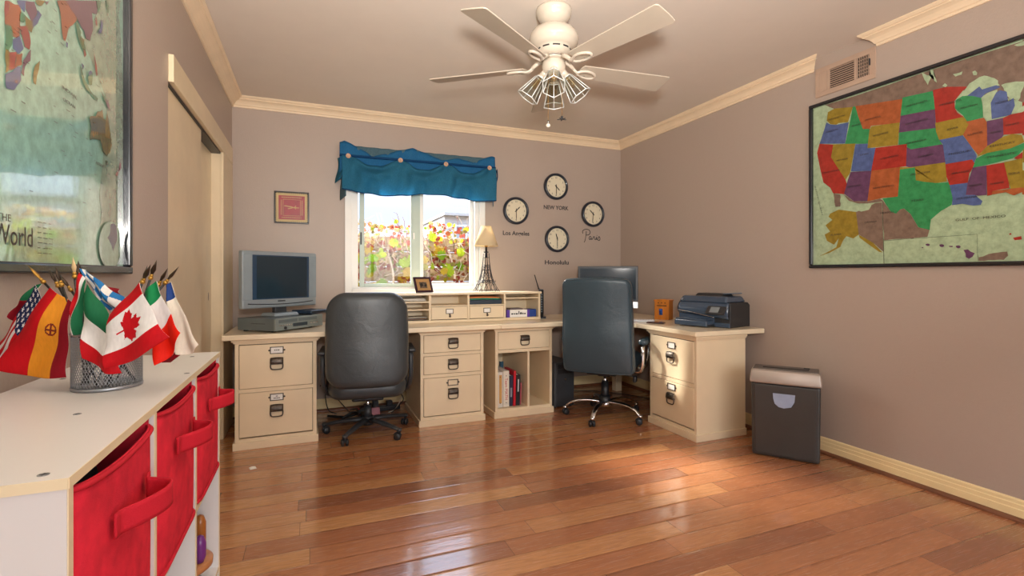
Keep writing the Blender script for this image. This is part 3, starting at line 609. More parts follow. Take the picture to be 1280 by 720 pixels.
# ------------------------------------------------------------------ desk tops
def slab(poly, label, legs=(), name='desk'):
    cx = sum(p[0] for p in poly) / len(poly); cy = sum(p[1] for p in poly) / len(poly)
    t = thing(name, label, 'desk top', (cx, cy, 0 if legs else DESK - .038))
    mb = MB(); mb.prism(poly, .036, CREAM2, Tm(0, 0, DESK - .0365), .006, seg=3); mb.build('worktop', t)
    ap = MB()
    for lx, ly in legs: ap.taper((lx - .035, ly - .035, 0), (lx + .035, ly + .035, DESK - .037), (1.0, 1.0), CREAM, .004)
    if legs: ap.build('leg', t)
    return t
slab([(-.545, 3.672), (1.391, 3.672), (1.391, 4.44), (-.545, 4.44)], 'long ivory desk top on the left, carrying the television')
slab([(1.394, 3.672), (2.018, 3.672), (2.018, 4.44), (1.394, 4.44)], 'short ivory desk top in the middle, above the bookcase unit')
slab([(2.021, 3.672), (2.13, 3.672), (2.452, 3.362), (3.10, 3.362), (3.10, 4.44), (2.021, 4.44)], 'ivory corner desk top under the large black monitor', [(2.86, 4.24)], 'corner_desk')
slab([(2.452, 2.685), (3.10, 2.685), (3.10, 3.359), (2.452, 3.359)], 'ivory desk top along the right wall, carrying the printer')
# ------------------------------------------------------------------ desk-top organiser (hutch)
HX = [.557, .884, 1.211, 1.538, 1.868]; HY0, HY1, HZ1 = 3.985, 4.275, 1.021
hut = thing('desk_hutch', 'low ivory pigeonhole hutch standing on the desk below the window', 'desk organiser', ((HX[0] + HX[-1]) / 2, 4.13, DESK))
m = MB(); z0 = DESK + .0005
for x in HX: m.box((x, HY0 + .004, z0 + .022), (x + .018, HY1, HZ1 - .018), CREAM, .0015)
m.box((HX[0] + .018, HY1 - .01, z0 + .022), (HX[4], HY1, HZ1 - .018), CREAM); m.box((HX[0], HY0, z0), (HX[4] + .018, HY1, z0 + .022), CREAM, .002)
m.build('carcass', hut)
m = MB(); m.box((HX[0] - .01, HY0 - .008, HZ1 - .018), (HX[4] + .028, HY1 + .004, HZ1), CREAM2, .004); m.build('top_board', hut)
def shelf(i, z): m = MB(); m.box((HX[i] + .018, HY0 + .006, z), (HX[i + 1], HY1 - .01, z + .01), CREAM, .001); m.build('shelf', hut)
shelf(0, .942); shelf(0, .880); shelf(1, .908); shelf(2, .908); shelf(3, .962)
for i in (1, 2):
    m = MB(); m.box((HX[i] + .0205, HY0 + .003, DESK + .028), (HX[i + 1] - .0025, HY0 + .02, .905), CREAM, .0015); d = m.build('drawer', hut); cx = (HX[i] + .018 + HX[i + 1]) / 2
    X = Tm(cx, HY0 + .003, .868)
    k = MB(X)
    for lo, hi in [((-.032, .016), (.032, .021)), ((-.032, -.021), (.032, -.016)), ((-.032, -.021), (-.027, .021)), ((.027, -.021), (.032, .021))]: k.box((lo[0], -.005, lo[1]), (hi[0], 0, hi[1]), PEWTER, .001)
    k.build('label_holder', d)
    k = MB(X); k.box((-.028, -.002, -.017), (.028, -.0005, .017), PAPER); k.build('label_card', d)
    k = MB(X); k.cyl((0, -.006, -.021), (0, -.010, -.036), .007, PEWTER, .005, n=10); k.ball((0, -.012, -.040), .010, PEWTER, 12); k.cyl((0, 0, -.040), (0, -.012, -.040), .005, PEWTER, n=8); k.build('knob', d)
    g = MB(); g.box((HX[i] + .018, HY0 + .022, DESK + .023), (HX[i + 1], HY0 + .026, .907), GAP_SHADE); g.build('recess_shade', hut)  # dark sheet in place of the shade round the hutch drawer
# ------------------------------------------------------------------ books in the left bay (binders first)
def book(loc, w, d, h, cover, label, tilt=0, title=None, tcol=None, band=None, tsz=.02, rings=False, name='book'):
    t = thing(name, label, 'book', loc, 0.4); F = FR(t) @ Ry(tilt); cm = M(cover[0], cover[1], .4, var=.05)
    c = MB(F); c.box((0, 0, 0), (w, .004, h), cm, .0015); c.box((0, .004, 0), (.003, d, h), cm, .001); c.box((w - .003, .004, 0), (w, d, h), cm, .001)
    co = c.build('cover', t)
    p = MB(F); p.box((.004, .006, .004), (w - .004, d - .005, h - .006), PAPER); p.build('pages', t)
    if band:
        b = MB(F); b.box((w * band[1], -.0008, h * band[2]), (w * band[3], 0, h * band[4]), M(band[0], band[0][-6:], .5)); b.build('spine_panel', co)
    if title:
        T = F @ frame((w / 2, -.0006, h * .5), (0, 0, -1), (1, 0, 0), (0, -1, 0)); k = MB(); k.text(title, tsz, tcol, T, .0004); k.build('spine_lettering', co)
    if rings:
        for z in (.035, h - .04): k = MB(F); k.cyl((w / 2, -.0015, z), (w / 2, .001, z), .004, BLACKP, n=10); k.build('spine_rivet', co)
    return t
BZ = .0735; BY = 3.82
RED = M('red print', 'c02430', .5)
book((1.418, BY, BZ), .046, .27, .292, ('white binder vinyl', 'd9d4ca'), 'white ring binder with a tan spine panel, leftmost in the bookcase bay', 0, band=('tan label c99a58', .28, .12, .80, .92), rings=True, name='ring_binder')
book((1.468, BY, BZ), .052, .27, .298, ('cream binder vinyl', 'e2dacb'), 'cream ring binder with red lettering down its spine', 0, 'Team MATH', RED, tsz=.034, rings=True, name='ring_binder')
book((1.524, BY + .01, BZ), .032, .22, .255, ('navy book cloth', '25263f'), 'navy book standing between the cream binder and the red book', 1.0, band=('grey label 8d8f9c', .25, .3, .75, .6))
book((1.560, BY + .005, BZ), .020, .22, .292, ('red book cloth', 'c4182c'), 'tall thin red book between the navy book and the black book', 1.0)
book((1.584, BY + .01, BZ), .036, .22, .258, ('black book cloth', '18181c'), 'black book with pale lettering beside the tall red book', 1.5, band=('pale label c2c4c8', .35, .45, .65, .85))
book((1.625, BY + .02, BZ), .010, .20, .185, ('rose pamphlet paper', 'b8505c'), 'thin short rose pamphlet, rightmost in the bookcase bay', 2.5, name='pamphlet')
book((1.530, BY + .235, BZ), .03, .03, .335, ('teal folder card', '1e4f68'), 'tall teal folder poking up behind the row of books', 0, name='folder')
# ------------------------------------------------------------------ things inside the hutch
def sheets(loc, w, d, n, th, cols, label, name, group=None, rz=0, jit=.006):
    t = thing(name, label, 'paper', loc, rz); F = FR(t); z = 0; rnd = random.Random(n * 7 + int(loc[0] * 100))
    for i in range(n):
        dx, dy = rnd.uniform(-jit, jit), rnd.uniform(-jit, jit)
        mb = MB(F); mb.grid(lambda u, v, z=z, dx=dx, dy=dy: ((u - .5) * w + dx, (v - .5) * d + dy, z + .0025 + th * .8 + .0012 * math.sin(u * 5 + i)), 8, 2, cols[i % len(cols)], th * .7); mb.build('sheet', t); z += th
    return t
NEWS = M('newsprint', 'c9c2b4', .7, var=.15, vs=40)
sheets((.735, 4.12, .9525), .26, .2, 5, .004, [NEWS, PAPER], 'loose stack of newspapers in the top left pigeonhole', 'paper_stack')
sheets((.74, 4.13, .798), .27, .2, 4, .005, [M('slate folder', '46566a', .5), M('tan folder', 'b98a58', .5), M('dark folder', '2b2f38', .5), NEWS], 'dark folders and papers in the bottom left pigeonhole', 'folder_stack')
def tray(lo, hi, label):
    t = thing('letter_tray', label, 'letter tray', ((lo[0] + hi[0]) / 2, (lo[1] + hi[1]) / 2, lo[2])); mb = MB(); k = M('dark blue plastic', '22303f', .4)
    mb.box(lo, (hi[0], hi[1], lo[2] + .004), k); mb.box((lo[0], lo[1], lo[2] + .004), (hi[0], lo[1] + .004, lo[2] + .035), k, .001)
    for x in (lo[0], hi[0] - .004): mb.box((x, lo[1] + .004, lo[2] + .004), (x + .004, hi[1], lo[2] + .045), k, .001)
    mb.build('tray_shell', t); return t
tray((1.235, 4.02, .9185), (1.528, 4.24, .97), 'dark blue letter tray in the second pigeonhole from the right')
def folder(z, col, label, dy):
    mb = MB(); mb.grid(lambda u, v: (1.243 + u * .275, 4.028 + dy + v * .2, z + .004 + .002 * math.sin(u * 4) + .012 * v), 8, 3, M(*col, .5), .006)
    return rebase(tag(mb.build('folder'), label, 'folder'))
folder(.9585, ('green folder card', '2f9a80'), 'green folder lying on the blue letter tray, under the orange folder', 0); folder(.9705, ('orange folder card', 'e39a60'), 'orange folder lying on top of the green folder', .004)
bx = thing('envelope_box', 'white and purple cardboard box in the right pigeonhole of the hutch', 'box', (1.70, 4.08, DESK + .023)); PUR = M('purple carton', '5b3aa0', .45)
m = MB(); m.box((1.600, 4.005, DESK + .0235), (1.765, 4.16, DESK + .088), PAPER, .001); m.build('carton', bx)
m = MB(); m.box((1.572, 4.005, DESK + .0235), (1.600, 4.16, DESK + .088), PUR, .001); m.build('carton_end', bx); m = MB(); m.box((1.765, 4.005, DESK + .0235), (1.788, 4.16, DESK + .088), PUR, .001); m.build('carton_end', bx)
m = MB()
for x0, x1, z0, z1 in [(-.07, -.052, 0, .012), (-.046, -.034, 0, .012), (-.029, -.010, 0, .012), (-.002, .006, 0, .03), (.012, .030, 0, .018), (.034, .046, 0, .014), (.052, .066, 0, .012)]: m.box((1.684 + x0, 4.0042, DESK + .047 + z0), (1.684 + x1, 4.0052, DESK + .047 + z1), INK)
m.build('printed_line', bx)
m = MB(); m.box((1.792, 4.01, DESK + .0235), (1.855, 4.15, DESK + .088), M('royal blue carton', '1f4390', .4), .002); rebase(tag(m.build('blue_box'), 'small royal blue box beside the purple and white carton', 'box'))
m = MB(); m.box((1.62, 4.04, DESK + .0888), (1.74, 4.15, DESK + .099), M('grey tape case', '6d6166', .4), .003); rebase(tag(m.build('tape_case'), 'flat grey case lying on the purple and white carton', 'case'))
# ------------------------------------------------------------------ office chairs
def leather(name, col):
    t = NT(name); v = t.coord(); n = t.noise(v, 3.0, 3.0)
    c = t.ramp(n, [(0.3, col), (0.8, col)])
    b = t.bsdf(Base_Color=c, Roughness=t.math('MULTIPLY_ADD', t.noise(v, 40.0), 0.12, 0.30), Specular_IOR_Level=0.55)
    h = t.math('ADD', t.math('MULTIPLY', t.noise(v, 260.0, 2.0), 0.25), t.math('MULTIPLY', t.noise(v, 7.0, 3.0, 0.6, 0.8), 1.0))
    t.put(b.inputs['Normal'], t.bump(h, 0.28, 0.012)); MATS[name] = t.m; return t.m
LEATH1 = leather('charcoal leather', '3b4145'); LEATH2 = leather('blue black leather', '33454f')
def rrect(w, h, r, n=6, bulge=0.0, rb=None):
    """rounded rectangle outline centred at 0, counter-clockwise; rb = radius of the lower corners"""
    rb = r if rb is None else rb; out = []
    for cx, cy, a0, q in [(w / 2, -h / 2, -90, rb), (w / 2, h / 2, 0, r), (-w / 2, h / 2, 90, r), (-w / 2, -h / 2, 180, rb)]:
        sx = 1 if cx > 0 else -1; sy = 1 if cy > 0 else -1
        for k in range(n + 1):
            a = math.radians(a0 + 90 * k / n); out.append((cx - sx * q + q * math.cos(a), cy - sy * q + q * math.sin(a)))
    res = []
    m = len(out)
    for i in range(m):
        a, b = Vector(out[i]), Vector(out[(i + 1) % m]); res.append(tuple(a)); L = (b - a).length
        k = int(L / .05)
        for j in range(1, k + 1):
            p = a.lerp(b, j / (k + 1)); res.append(tuple(p))
    if bulge: res = [(x * (1 + bulge * (1 - (2 * y / h) ** 2)), y * (1 + bulge * .4 * (1 - (2 * x / w) ** 2))) for x, y in res]
    return res
def pillow(mb, outline, th, mat, xf=None, rad=None, dome=(.02, .02), bend=None):
    """cushion: outline in local XZ, thickness along Y, rounded rim, domed faces"""
    rad = rad or th / 2; n = len(outline); P = [Vector(p) for p in outline]
    N = []
    for i in range(n):
        d = (P[(i + 1) % n] - P[i - 1]).normalized(); N.append(Vector((d.y, -d.x)))
    cen = sum(P, Vector((0, 0))) / n; rings = []
    for s in (0, 1):
        q = []
        for k in range(5):
            a = k / 4 * PI / 2; ins = rad * (1 - math.cos(a)) if True else 0; y = (th / 2 - rad) + rad * math.sin(a)
            q.append((ins, -y if s == 0 else y))
        if s == 0: q = q[::-1]
        rings += q
    vs = []; fs = []
    def put(p2, y):
        v = Vector((p2.x, y, p2.y)); vs.append(tuple(bend(v) if bend else v))
    def dome_rings(sgn, d):
        return [(f, sgn * (th / 2 + d * (1 - f * f))) for f in (.85, .65, .4, .15)]
    lay = []
    for f, y in dome_rings(-1, dome[0])[::-1]: lay.append(('s', f, y))
    for ins, y in rings: lay.append(('i', ins, y))
    for f, y in dome_rings(1, dome[1]): lay.append(('s', f, y))
    for kind, a, y in lay:
        for i in range(n):
            p = P[i] - N[i] * (a if kind == 'i' else rad)
            if kind == 's': p = cen + (p - cen) * a
            put(p, y)
    L = len(lay)
    for r in range(L - 1):
        for i in range(n):
            j = (i + 1) % n; fs.append((r * n + i, r * n + j, (r + 1) * n + j, (r + 1) * n + i))
    fs.append(tuple(range(n))[::-1]); fs.append(tuple((L - 1) * n + i for i in range(n)))
    bm = bmesh.new(); bv = [bm.verts.new(v) for v in vs]
    for f in fs: bm.faces.new([bv[i] for i in f])
    bmesh.ops.recalc_face_normals(bm, faces=bm.faces[:]); mb.bm(bm, mat, True, xf)
def caster(F, ang, r, parent, top, wheel=BLACKP):
    X = F @ Rz(ang) @ Tm(r, 0, 0) @ Rz(35)
    mb = MB(X)
    for s in (-1, 1):
        mb.lathe([(0, -.010), (.018, -.010), (.025, -.006), (.025, .006), (.018, .010), (0, .010)], wheel, 20, Tm(-.012, s * .014, .0255) @ Rx(90))
    mb.lathe([(.0255, -.004), (.031, -.004), (.031, .004), (.0255, .004)], wheel, 12, Tm(-.012, 0, .0255) @ Rx(90) @ Rz(20), arc=PI * .8)
    mb.cyl((-.012, -.028, .0255), (-.012, .028, .0255), .006, wheel, n=8); mb.box((-.02, -.005, .03), (.012, .005, .058), wheel, .003); mb.cyl((0, 0, .05), (0, 0, top), .008, wheel, n=10)
    return mb.build('caster', parent)
# --- the grey task chair in front of the left knee space
ch = thing('task_chair', 'charcoal leather task chair with black plastic arms and base, in front of the window', 'office chair', (.384, 3.80, 0), -6); F = FR(ch)
bk = MB(F)
def bend1(v):
    z = v.z; y = v.y + .05 * (v.x / .28) ** 2 + .02 * math.sin((z) * 4.0) - .07 * max(0, z) ** 1.2
    return Vector((v.x * (1 - .05 * max(0, z / .33) ** 2), y, v.z))
pillow(bk, rrect(.545, .645, .125, 9, .02, .11), .115, LEATH1, Tm(0, -.30, .725), .057, (.004, .02), bend1)
pillow(bk, rrect(.33, .17, .05, 6), .03, LEATH1, Tm(0, -.258, .955), .015, (.0, .02), bend1)
bo = bk.build('backrest', ch)
st = MB(F); pillow(st, rrect(.535, .54, .12, 7), .135, LEATH1, Tm(0, .01, .368) @ Rx(90), .06, (.01, .03)); st.build('seat', ch)
pn = MB(F); pn.box((-.11, -.14, .265), (.11, .14, .30), BLACKP, .012); pn.cyl((.10, .06, .28), (.27, .07, .285), .008, BLACKP, n=8); pn.build('tilt_mechanism', ch)
for s in (-1, 1):
    a = MB(F)
    a.tube(smooth_path([(s * .235, -.06, .312), (s * .272, -.10, .33), (s * .296, -.19, .42), (s * .300, -.205, .54), (s * .300, -.185, .602), (s * .300, -.10, .614), (s * .300, .05, .614), (s * .300, .13, .60), (s * .300, .15, .54), (s * .282, .10, .42), (s * .270, .04, .34), (s * .235, .0, .312)], 5), .0115, DGREY, 8, flat=1.5, up=(s, 0, 0))
    ao = a.build('armrest', ch)
    p = MB(F); p.box((s * .306 - .026, -.205, .614), (s * .306 + .026, .13, .640), DGREY, .011, 3, smooth=True); p.build('arm_pad', ao)
g = MB(F); g.cyl((0, 0, .15), (0, 0, .27), .015, CHROME, n=16); g.cyl((0, 0, .105), (0, 0, .205), .030, DGREY, .027, n=20); g.cyl((0, 0, .205), (0, 0, .212), .032, BLACKP, n=20); g.cyl((0, 0, .062), (0, 0, .125), .036, DGREY, .042, n=20); g.build('gas_lift', ch)
for k in range(5):
    an = 19.5 + 6 + 72 * k; l = MB(F @ Rz(an))
    l.tube([(.02, 0, .100), (.12, 0, .098), (.24, 0, .082), (.315, 0, .070)], [.030, .026, .021, .017], DGREY, 10, flat=.62, up=(0, 0, 1)); l.cyl((.312, 0, .060), (.312, 0, .080), .018, DGREY, n=14)
    lo = l.build('base_leg', ch); caster(F, an, .312, lo, .066)
# --- the high-back executive chair by the corner
c2 = thing('executive_chair', 'high-backed blue-black leather chair with chrome arms and chrome star base', 'office chair', (2.245, 3.50, 0), -45); F = FR(c2)
def bend2(v):
    z = v.z; return Vector((v.x * (1 - .03 * (z / .37)), v.y + .035 * (v.x / .28) ** 2 - .05 * (z / .37) * abs(z / .37), v.z + (.012 * (1 - (v.x / .28) ** 2) if z > .25 else 0)))
b2 = MB(F); pillow(b2, rrect(.545, .735, .05, 5, .008, .045), .11, LEATH2, Tm(0, -.295, .768), .035, (.012, .03), bend2); bo = b2.build('backrest', c2)
sp = MB(F)
if True:
    sy, rr = -.048, .965; path = [bend2(Vector((x * rr, sy, z * rr))) + Vector((0, -.295, .768)) for x, z in rrect(.545, .735, .05, 5, .008, .045)]; sp.tube([tuple(p) for p in path], .004, LEATH2, 6, closed=True)
sp.build('piping', bo)
s2 = MB(F); pillow(s2, rrect(.53, .53, .08, 6), .12, LEATH2, Tm(0, .03, .462) @ Rx(90), .05, (.01, .03)); s2.build('seat', c2)
t2 = MB(F); t2.box((-.12, -.15, .365), (.12, .15, .40), BLACKP, .01); t2.box((-.05, -.06, .34), (.05, .10, .37), BLACKP, .008); t2.build('tilt_mechanism', c2)
lv = MB(F); lv.cyl((.10, -.02, .372), (.25, -.03, .352), .006, BLACKP, n=8); lv.box((.235, -.062, .31), (.262, .0, .36), BLACKP, .010, 3, smooth=True); lv.build('tilt_lever', c2)
for s in (-1, 1):
    a = MB(F)
    a.tube(smooth_path([(s * .255, -.06, .398), (s * .30, -.085, .41), (s * .318, -.10, .47), (s * .322, -.11, .56), (s * .320, -.09, .600), (s * .318, .0, .618), (s * .318, .13, .618), (s * .320, .20, .60), (s * .322, .225, .55), (s * .318, .19, .47), (s * .30, .14, .41), (s * .255, .11, .398)], 6), .0125, CHROME, 10, flat=1.25, up=(s, 0, 0))
    ao = a.build('armrest', c2)
    p = MB(F); pillow(p, rrect(.075, .30, .03, 5), .04, LEATH2, Tm(s * .318, .055, .637) @ Rx(90), .016, (.0, .006)); p.build('arm_pad', ao)
g = MB(F); g.cyl((0, 0, .22), (0, 0, .36), .014, CHROME, n=16); g.cyl((0, 0, .14), (0, 0, .285), .034, BLACKP, .029, n=20); g.cyl((0, 0, .285), (0, 0, .30), .022, BLACKP, n=20); g.cyl((0, 0, .085), (0, 0, .175), .038, BLACKP, .048, n=20); g.cyl((0, 0, .09), (0, 0, .135), .056, CHROME, .050, n=24); g.build('gas_lift', c2)
for k in range(5):
    an = -139.5 + 45 + 72 * k; l = MB(F @ Rz(an))
    l.tube(smooth_path([(.035, 0, .125), (.12, 0, .135), (.22, 0, .128), (.285, 0, .105), (.325, 0, .070)], 4), [.026] * 4 + [.024] * 4 + [.021] * 4 + [.018] * 4 + [.016], CHROME, 12, flat=.55, up=(0, 0, 1)); l.cyl((.328, 0, .056), (.328, 0, .076), .017, CHROME, n=14)
    lo = l.build('base_leg', c2); caster(F, an, .332, lo, .062)
# ------------------------------------------------------------------ television corner
SILV = M('silver television plastic', '9aa6ad', .35, metal=.3, var=.04); SCREEN = M('dark screen glass', '20333f', .06, var=.02, spec=.7); SCRSIDE = M('blue tinted bezel', '2d4660', .2)
# VCR: front edge runs along (0.6,0.8)
def yaw_of(dx, dy): return math.degrees(math.atan2(dy, dx))
va = 49.0
vc = thing('video_recorder', 'silver-grey video and disc recorder beneath the television, on the left desk', 'video recorder', (-.232, 3.715, DESK), va); F = FR(vc)
VG = M('grey recorder metal', '6f7a7d', .4, metal=.35, var=.05); VF = M('silver recorder fascia', '8f9a98', .32, metal=.4)
m = MB(F); m.box((0, .01, .010), (.465, .335, .094), VG, .003)
for k in range(9): m.box((-.0006, .09 + k * .014, .055), (.0006, .098 + k * .014, .06), BLACKP)
cs = m.build('case', vc)
m = MB(F); m.box((-.001, -.004, .010), (.466, .012, .096), VF, .004); fa = m.build('fascia', vc)
m = MB(F); m.box((.028, -.006, .062), (.20, -.003, .084), VG, .002); m.box((.215, -.006, .062), (.40, -.003, .084), VG, .002); m.build('slot_cover', fa)
m = MB(F); m.box((.16, -.0065, .028), (.30, -.003, .052), SCREEN, .001); m.build('display', fa)
for k in range(6): m = MB(F); m.box((.03 + k * .021, -.0075, .042), (.046 + k * .021, -.003, .049), CHROME, .001); m.build('button', fa)
for k in range(3): m = MB(F); m.box((.325 + k * .03, -.0075, .036), (.348 + k * .03, -.003, .046), CHROME, .001); m.build('button', fa)
m = MB(F); m.cyl((.085, -.012, .026), (.085, -.003, .026), .010, BLACKP, n=16); m.build('jog_knob', fa)
for x, y in ((.04, .05), (.39, .05), (.04, .30), (.39, .30)): m = MB(F); m.cyl((x, y, .0002), (x, y, .0105), .016, BLACKP, n=14); m.build('foot', vc)
# television on a neck and foot standing on the recorder
tv = thing('television', 'old silver flat television with side speaker bars, standing on the recorder', 'television', (-.215, 4.02, DESK + .0955), 40.0); F = FR(tv)
TZ = .063; TW, TH = .615, .405
m = MB(F); m.box((-TW / 2, -.018, TZ), (TW / 2, .03, TZ + TH), SILV, .010, 3); m.box((-.2, .03, TZ + .06), (.2, .075, TZ + .34), DGREY, .015); hs = m.build('housing', tv)
m = MB(F); m.box((-.235, -.021, TZ + .062), (.235, -.017, TZ + TH - .028), SCRSIDE, .002); m.build('bezel', hs)
m = MB(F); m.box((-.205, -.0225, TZ + .070), (.215, -.0205, TZ + TH - .036), SCREEN, .001); m.build('screen', hs)
for s in (-1, 1):
    m = MB(F); m.box((s * .271 - .032, -.0205, TZ + .06), (s * .271 + .032, -.0175, TZ + TH - .025), M('speaker cloth silver', '8b989f', .5, bs=.3, bscale=600), .001); m.build('speaker_grille', hs)
m = MB(F); m.grid(lambda u, v: ((u - .5) * .54, -.0195 - .004 * math.sin(v * PI), TZ + .020 + .012 * (2 * u - 1) ** 2 + v * .006), 20, 3, BLACKP, .001); m.box((-.035, -.0205, TZ + .042), (.025, -.0175, TZ + .050), DGREY); m.build('lower_groove', hs)
m = MB(F); m.box((-.05, -.005, .02), (.05, .03, TZ + .03), DGREY, .006); m.build('neck', tv)
m = MB(F); m.taper((-.105, -.075, .0005), (.105, .085, .024), (.9, .85), SILV, .006); m.build('stand_foot', tv)
cb = thing('set_top_box', 'slim dark blue box lying across the right end of the recorder', 'set-top box', (.000, 4.131, DESK + .0972), 49.0); F = FR(cb); CBB = M('navy plastic', '26384c', .35)
m = MB(F); m.box((-.105, -.085, .004), (.105, .10, .030), CBB, .006, 3); m.box((-.10, -.0865, .012), (.10, -.084, .022), BLACKP); m.build('case', cb)
for x, y in ((-.085, -.065), (.085, -.065), (-.085, .08), (.085, .08)): m = MB(F); m.cyl((x, y, -.0005), (x, y, .006), .008, BLACKP, n=10); m.build('rubber_foot', cb)
# ------------------------------------------------------------------ on the hutch: photo frame, tower lamp; beside it the router
pf = thing('photo_frame', 'small dark wooden photo frame leaning back on top of the hutch', 'photo frame', (.868, 4.07, HZ1), 30); F = FR(pf) @ Rx(-18)
DW = M('dark cherry wood', '3a2030', .25, var=.2, vs=30, stretch=(1, 8, 8)); MATB = M('tan photo mat', 'b98f5c', .6, var=.1)
m = MB(F); w, h, b = .185, .135, .018
for lo, hi in [((-w / 2, 0), (w / 2, b)), ((-w / 2, h - b), (w / 2, h)), ((-w / 2, b), (-w / 2 + b, h - b)), ((w / 2 - b, b), (w / 2, h - b))]: m.box((lo[0], -.008, lo[1] + .002), (hi[0], .008, hi[1] + .002), DW, .004)
m.build('moulding', pf)
m = MB(F); m.box((-w / 2 + b, -.001, b), (w / 2 - b, .004, h - b + .004), MATB); m.build('mat_board', pf)
m = MB(F); m.box((-.040, -.0016, .040), (.040, -.0008, .094), M('faded photograph', '6b5a4c', .4, var=.5, vs=70)); 
for x, z, q in ((-.026, .068, .016), (-.012, .072, .014), (.016, .062, .010), (.028, .066, .013)): m.box((x - q * .5, -.0020, z - q), (x + q * .5, -.0015, z + q * .8), INK, .0003)
m.build('photograph', pf)
m = MB(FR(pf)); m.prism([(-.02, 0), (.02, 0), (.012, .09), (-.012, .09)], .003, INK, Tm(0, .075, .0005) @ Rx(68)); m.build('easel_back', pf)
# Eiffel-tower table lamp
lx, ly = 1.425, 4.13
lp = thing('table_lamp', 'black wire tower lamp with a cream cone shade on the hutch', 'table lamp', (lx, ly, HZ1), 8); F = FR(lp); WIRE = M('black wire', '20202a', .45, metal=.4)
def tw(z): return .076 * math.exp(-z / .13) + .012       # half width of the tower at height z
tower = MB(F); H1 = .335
for sx in (-1, 1):
    for sy in (-1, 1):
        for k in (0, 1):
            pts = []
            for i in range(15):
                z = H1 * i / 14; a = tw(z); q = a * (1 - .45 * k * (1 - z / H1)); pts.append((sx * a, sy * q, z + .003) if (sx * sy > 0) else (sx * q, sy * a, z + .003))
            tower.tube(pts, .0026, WIRE, 6)
            pts2 = [((sx * a[0] / abs(a[0])) * abs(a[1]) if False else a[1] * (1 if True else 0), a[0], a[2]) for a in pts]; tower.tube(pts2, .0022, WIRE, 6)
for z in (.012, .085, .100, .165, .235, .300):
    a = tw(z) + .001; tower.tube([(-a, -a, z), (a, -a, z), (a, a, z), (-a, a, z)], .0034 if z in (.085, .100) else .0026, WIRE, 6, closed=True)
for (z0, z1) in ((.100, .165), (.165, .235)):
    a, b = tw(z0), tw(z1)
    for r in range(4):
        X = Rz(90 * r); tower.tube([(-a, -a, z0), (b, -b, z1)], .0018, WIRE, 5, xf=X); tower.tube([(a, -a, z0), (-b, -b, z1)], .0018, WIRE, 5, xf=X)
for r in range(4):
    tower.tube([(.058 * math.cos(t * PI / 10), -tw(.02) * .98, .012 + .066 * math.sin(t * PI / 10)) for t in range(11)], .0024, WIRE, 6, xf=Rz(90 * r))
for k in range(6):
    for r in range(4): x = -.075 + .03 * k; tower.tube([(x * .9, -tw(.085), .085), (x * .9, -tw(.1), .1)], .0016, WIRE, 5, xf=Rz(90 * r))
tower.build('tower_frame', lp)
m = MB(F); m.cyl((0, 0, .30), (0, 0, .395), .012, WIRE, .009, n=12); m.cyl((0, 0, .395), (0, 0, .46), .014, BRASS, n=14); m.cyl((0, 0, .345), (0, 0, .353), .022, WIRE, n=14); m.cyl((0, 0, .46), (0, 0, .575), .002, BRASS, n=6); m.build('stem', lp)
SHADE = NT('cream lampshade cloth'); _b = SHADE.n('ShaderNodeBsdfDiffuse'); _b.inputs[0].default_value = rgb('ecdcba'); _t = SHADE.n('ShaderNodeBsdfTranslucent'); _t.inputs[0].default_value = rgb('f3e4c4'); _a = SHADE.n('ShaderNodeMixShader'); _a.inputs[0].default_value = .35
SHADE.t.links.new(_b.outputs[0], _a.inputs[1]); SHADE.t.links.new(_t.outputs[0], _a.inputs[2]); SHADE.t.links.new(_a.outputs[0], SHADE.out.inputs[0])
m = MB(F); m.lathe([(.106, .402), (.044, .578), (.0425, .578), (.1045, .402), (.106, .402)], SHADE.m, 40); so = m.build('lamp_shade', lp)
m = MB(F); m.tube([(.1055 * math.cos(a * PI / 20), .1055 * math.sin(a * PI / 20), .403) for a in range(40)], .0022, SHADE.m, 6, closed=True); m.build('shade_ring', so)
m = MB(F); m.tube([(.044 * math.cos(a * PI / 20), .044 * math.sin(a * PI / 20), .577) for a in range(40)], .002, SHADE.m, 6, closed=True)
for k in range(3): m.tube([(0, 0, .572), (.044 * math.cos(k * 2.094), .044 * math.sin(k * 2.094), .576)], .0012, BRASS, 5)
m.build('shade_spider', so)
rt = thing('router', 'upright black modem router with one slanted aerial, right of the hutch', 'router', (1.955, 4.12, DESK), -25); F = FR(rt)
NAVY = M('blue black plastic', '1b2836', .3)
m = MB(F); m.box((-.023, -.085, .010), (.023, .085, .262), NAVY, .010, 3); hs = m.build('housing', rt)
m = MB(F); m.grid(lambda u, v: ((u - .5) * .034, -.088 - .006 * math.sin(u * PI), .018 + v * .236), 8, 4, BLACKP, .004); m.box((-.012, -.0965, .03), (-.007, -.093, .25), CHROME, .001); fp = m.build('front_panel', hs)
for k in range(8): m = MB(F); m.box((.003, -.0965, .060 + k * .022), (.009, -.0945, .066 + k * .022), M('pale indicator plastic', '8fa2b0', .4)); m.build('indicator', fp)
m = MB(F); m.box((-.045, -.07, .0003), (.045, .07, .012), NAVY, .004); m.build('foot', rt)
m = MB(F); m.cyl((-.018, .03, .255), (-.024, .03, .275), .007, BLACKP, n=12); m.cyl((-.022, .03, .268), (-.060, .04, .395), .0055, BLACKP, .0045, n=12); m.build('aerial', rt)
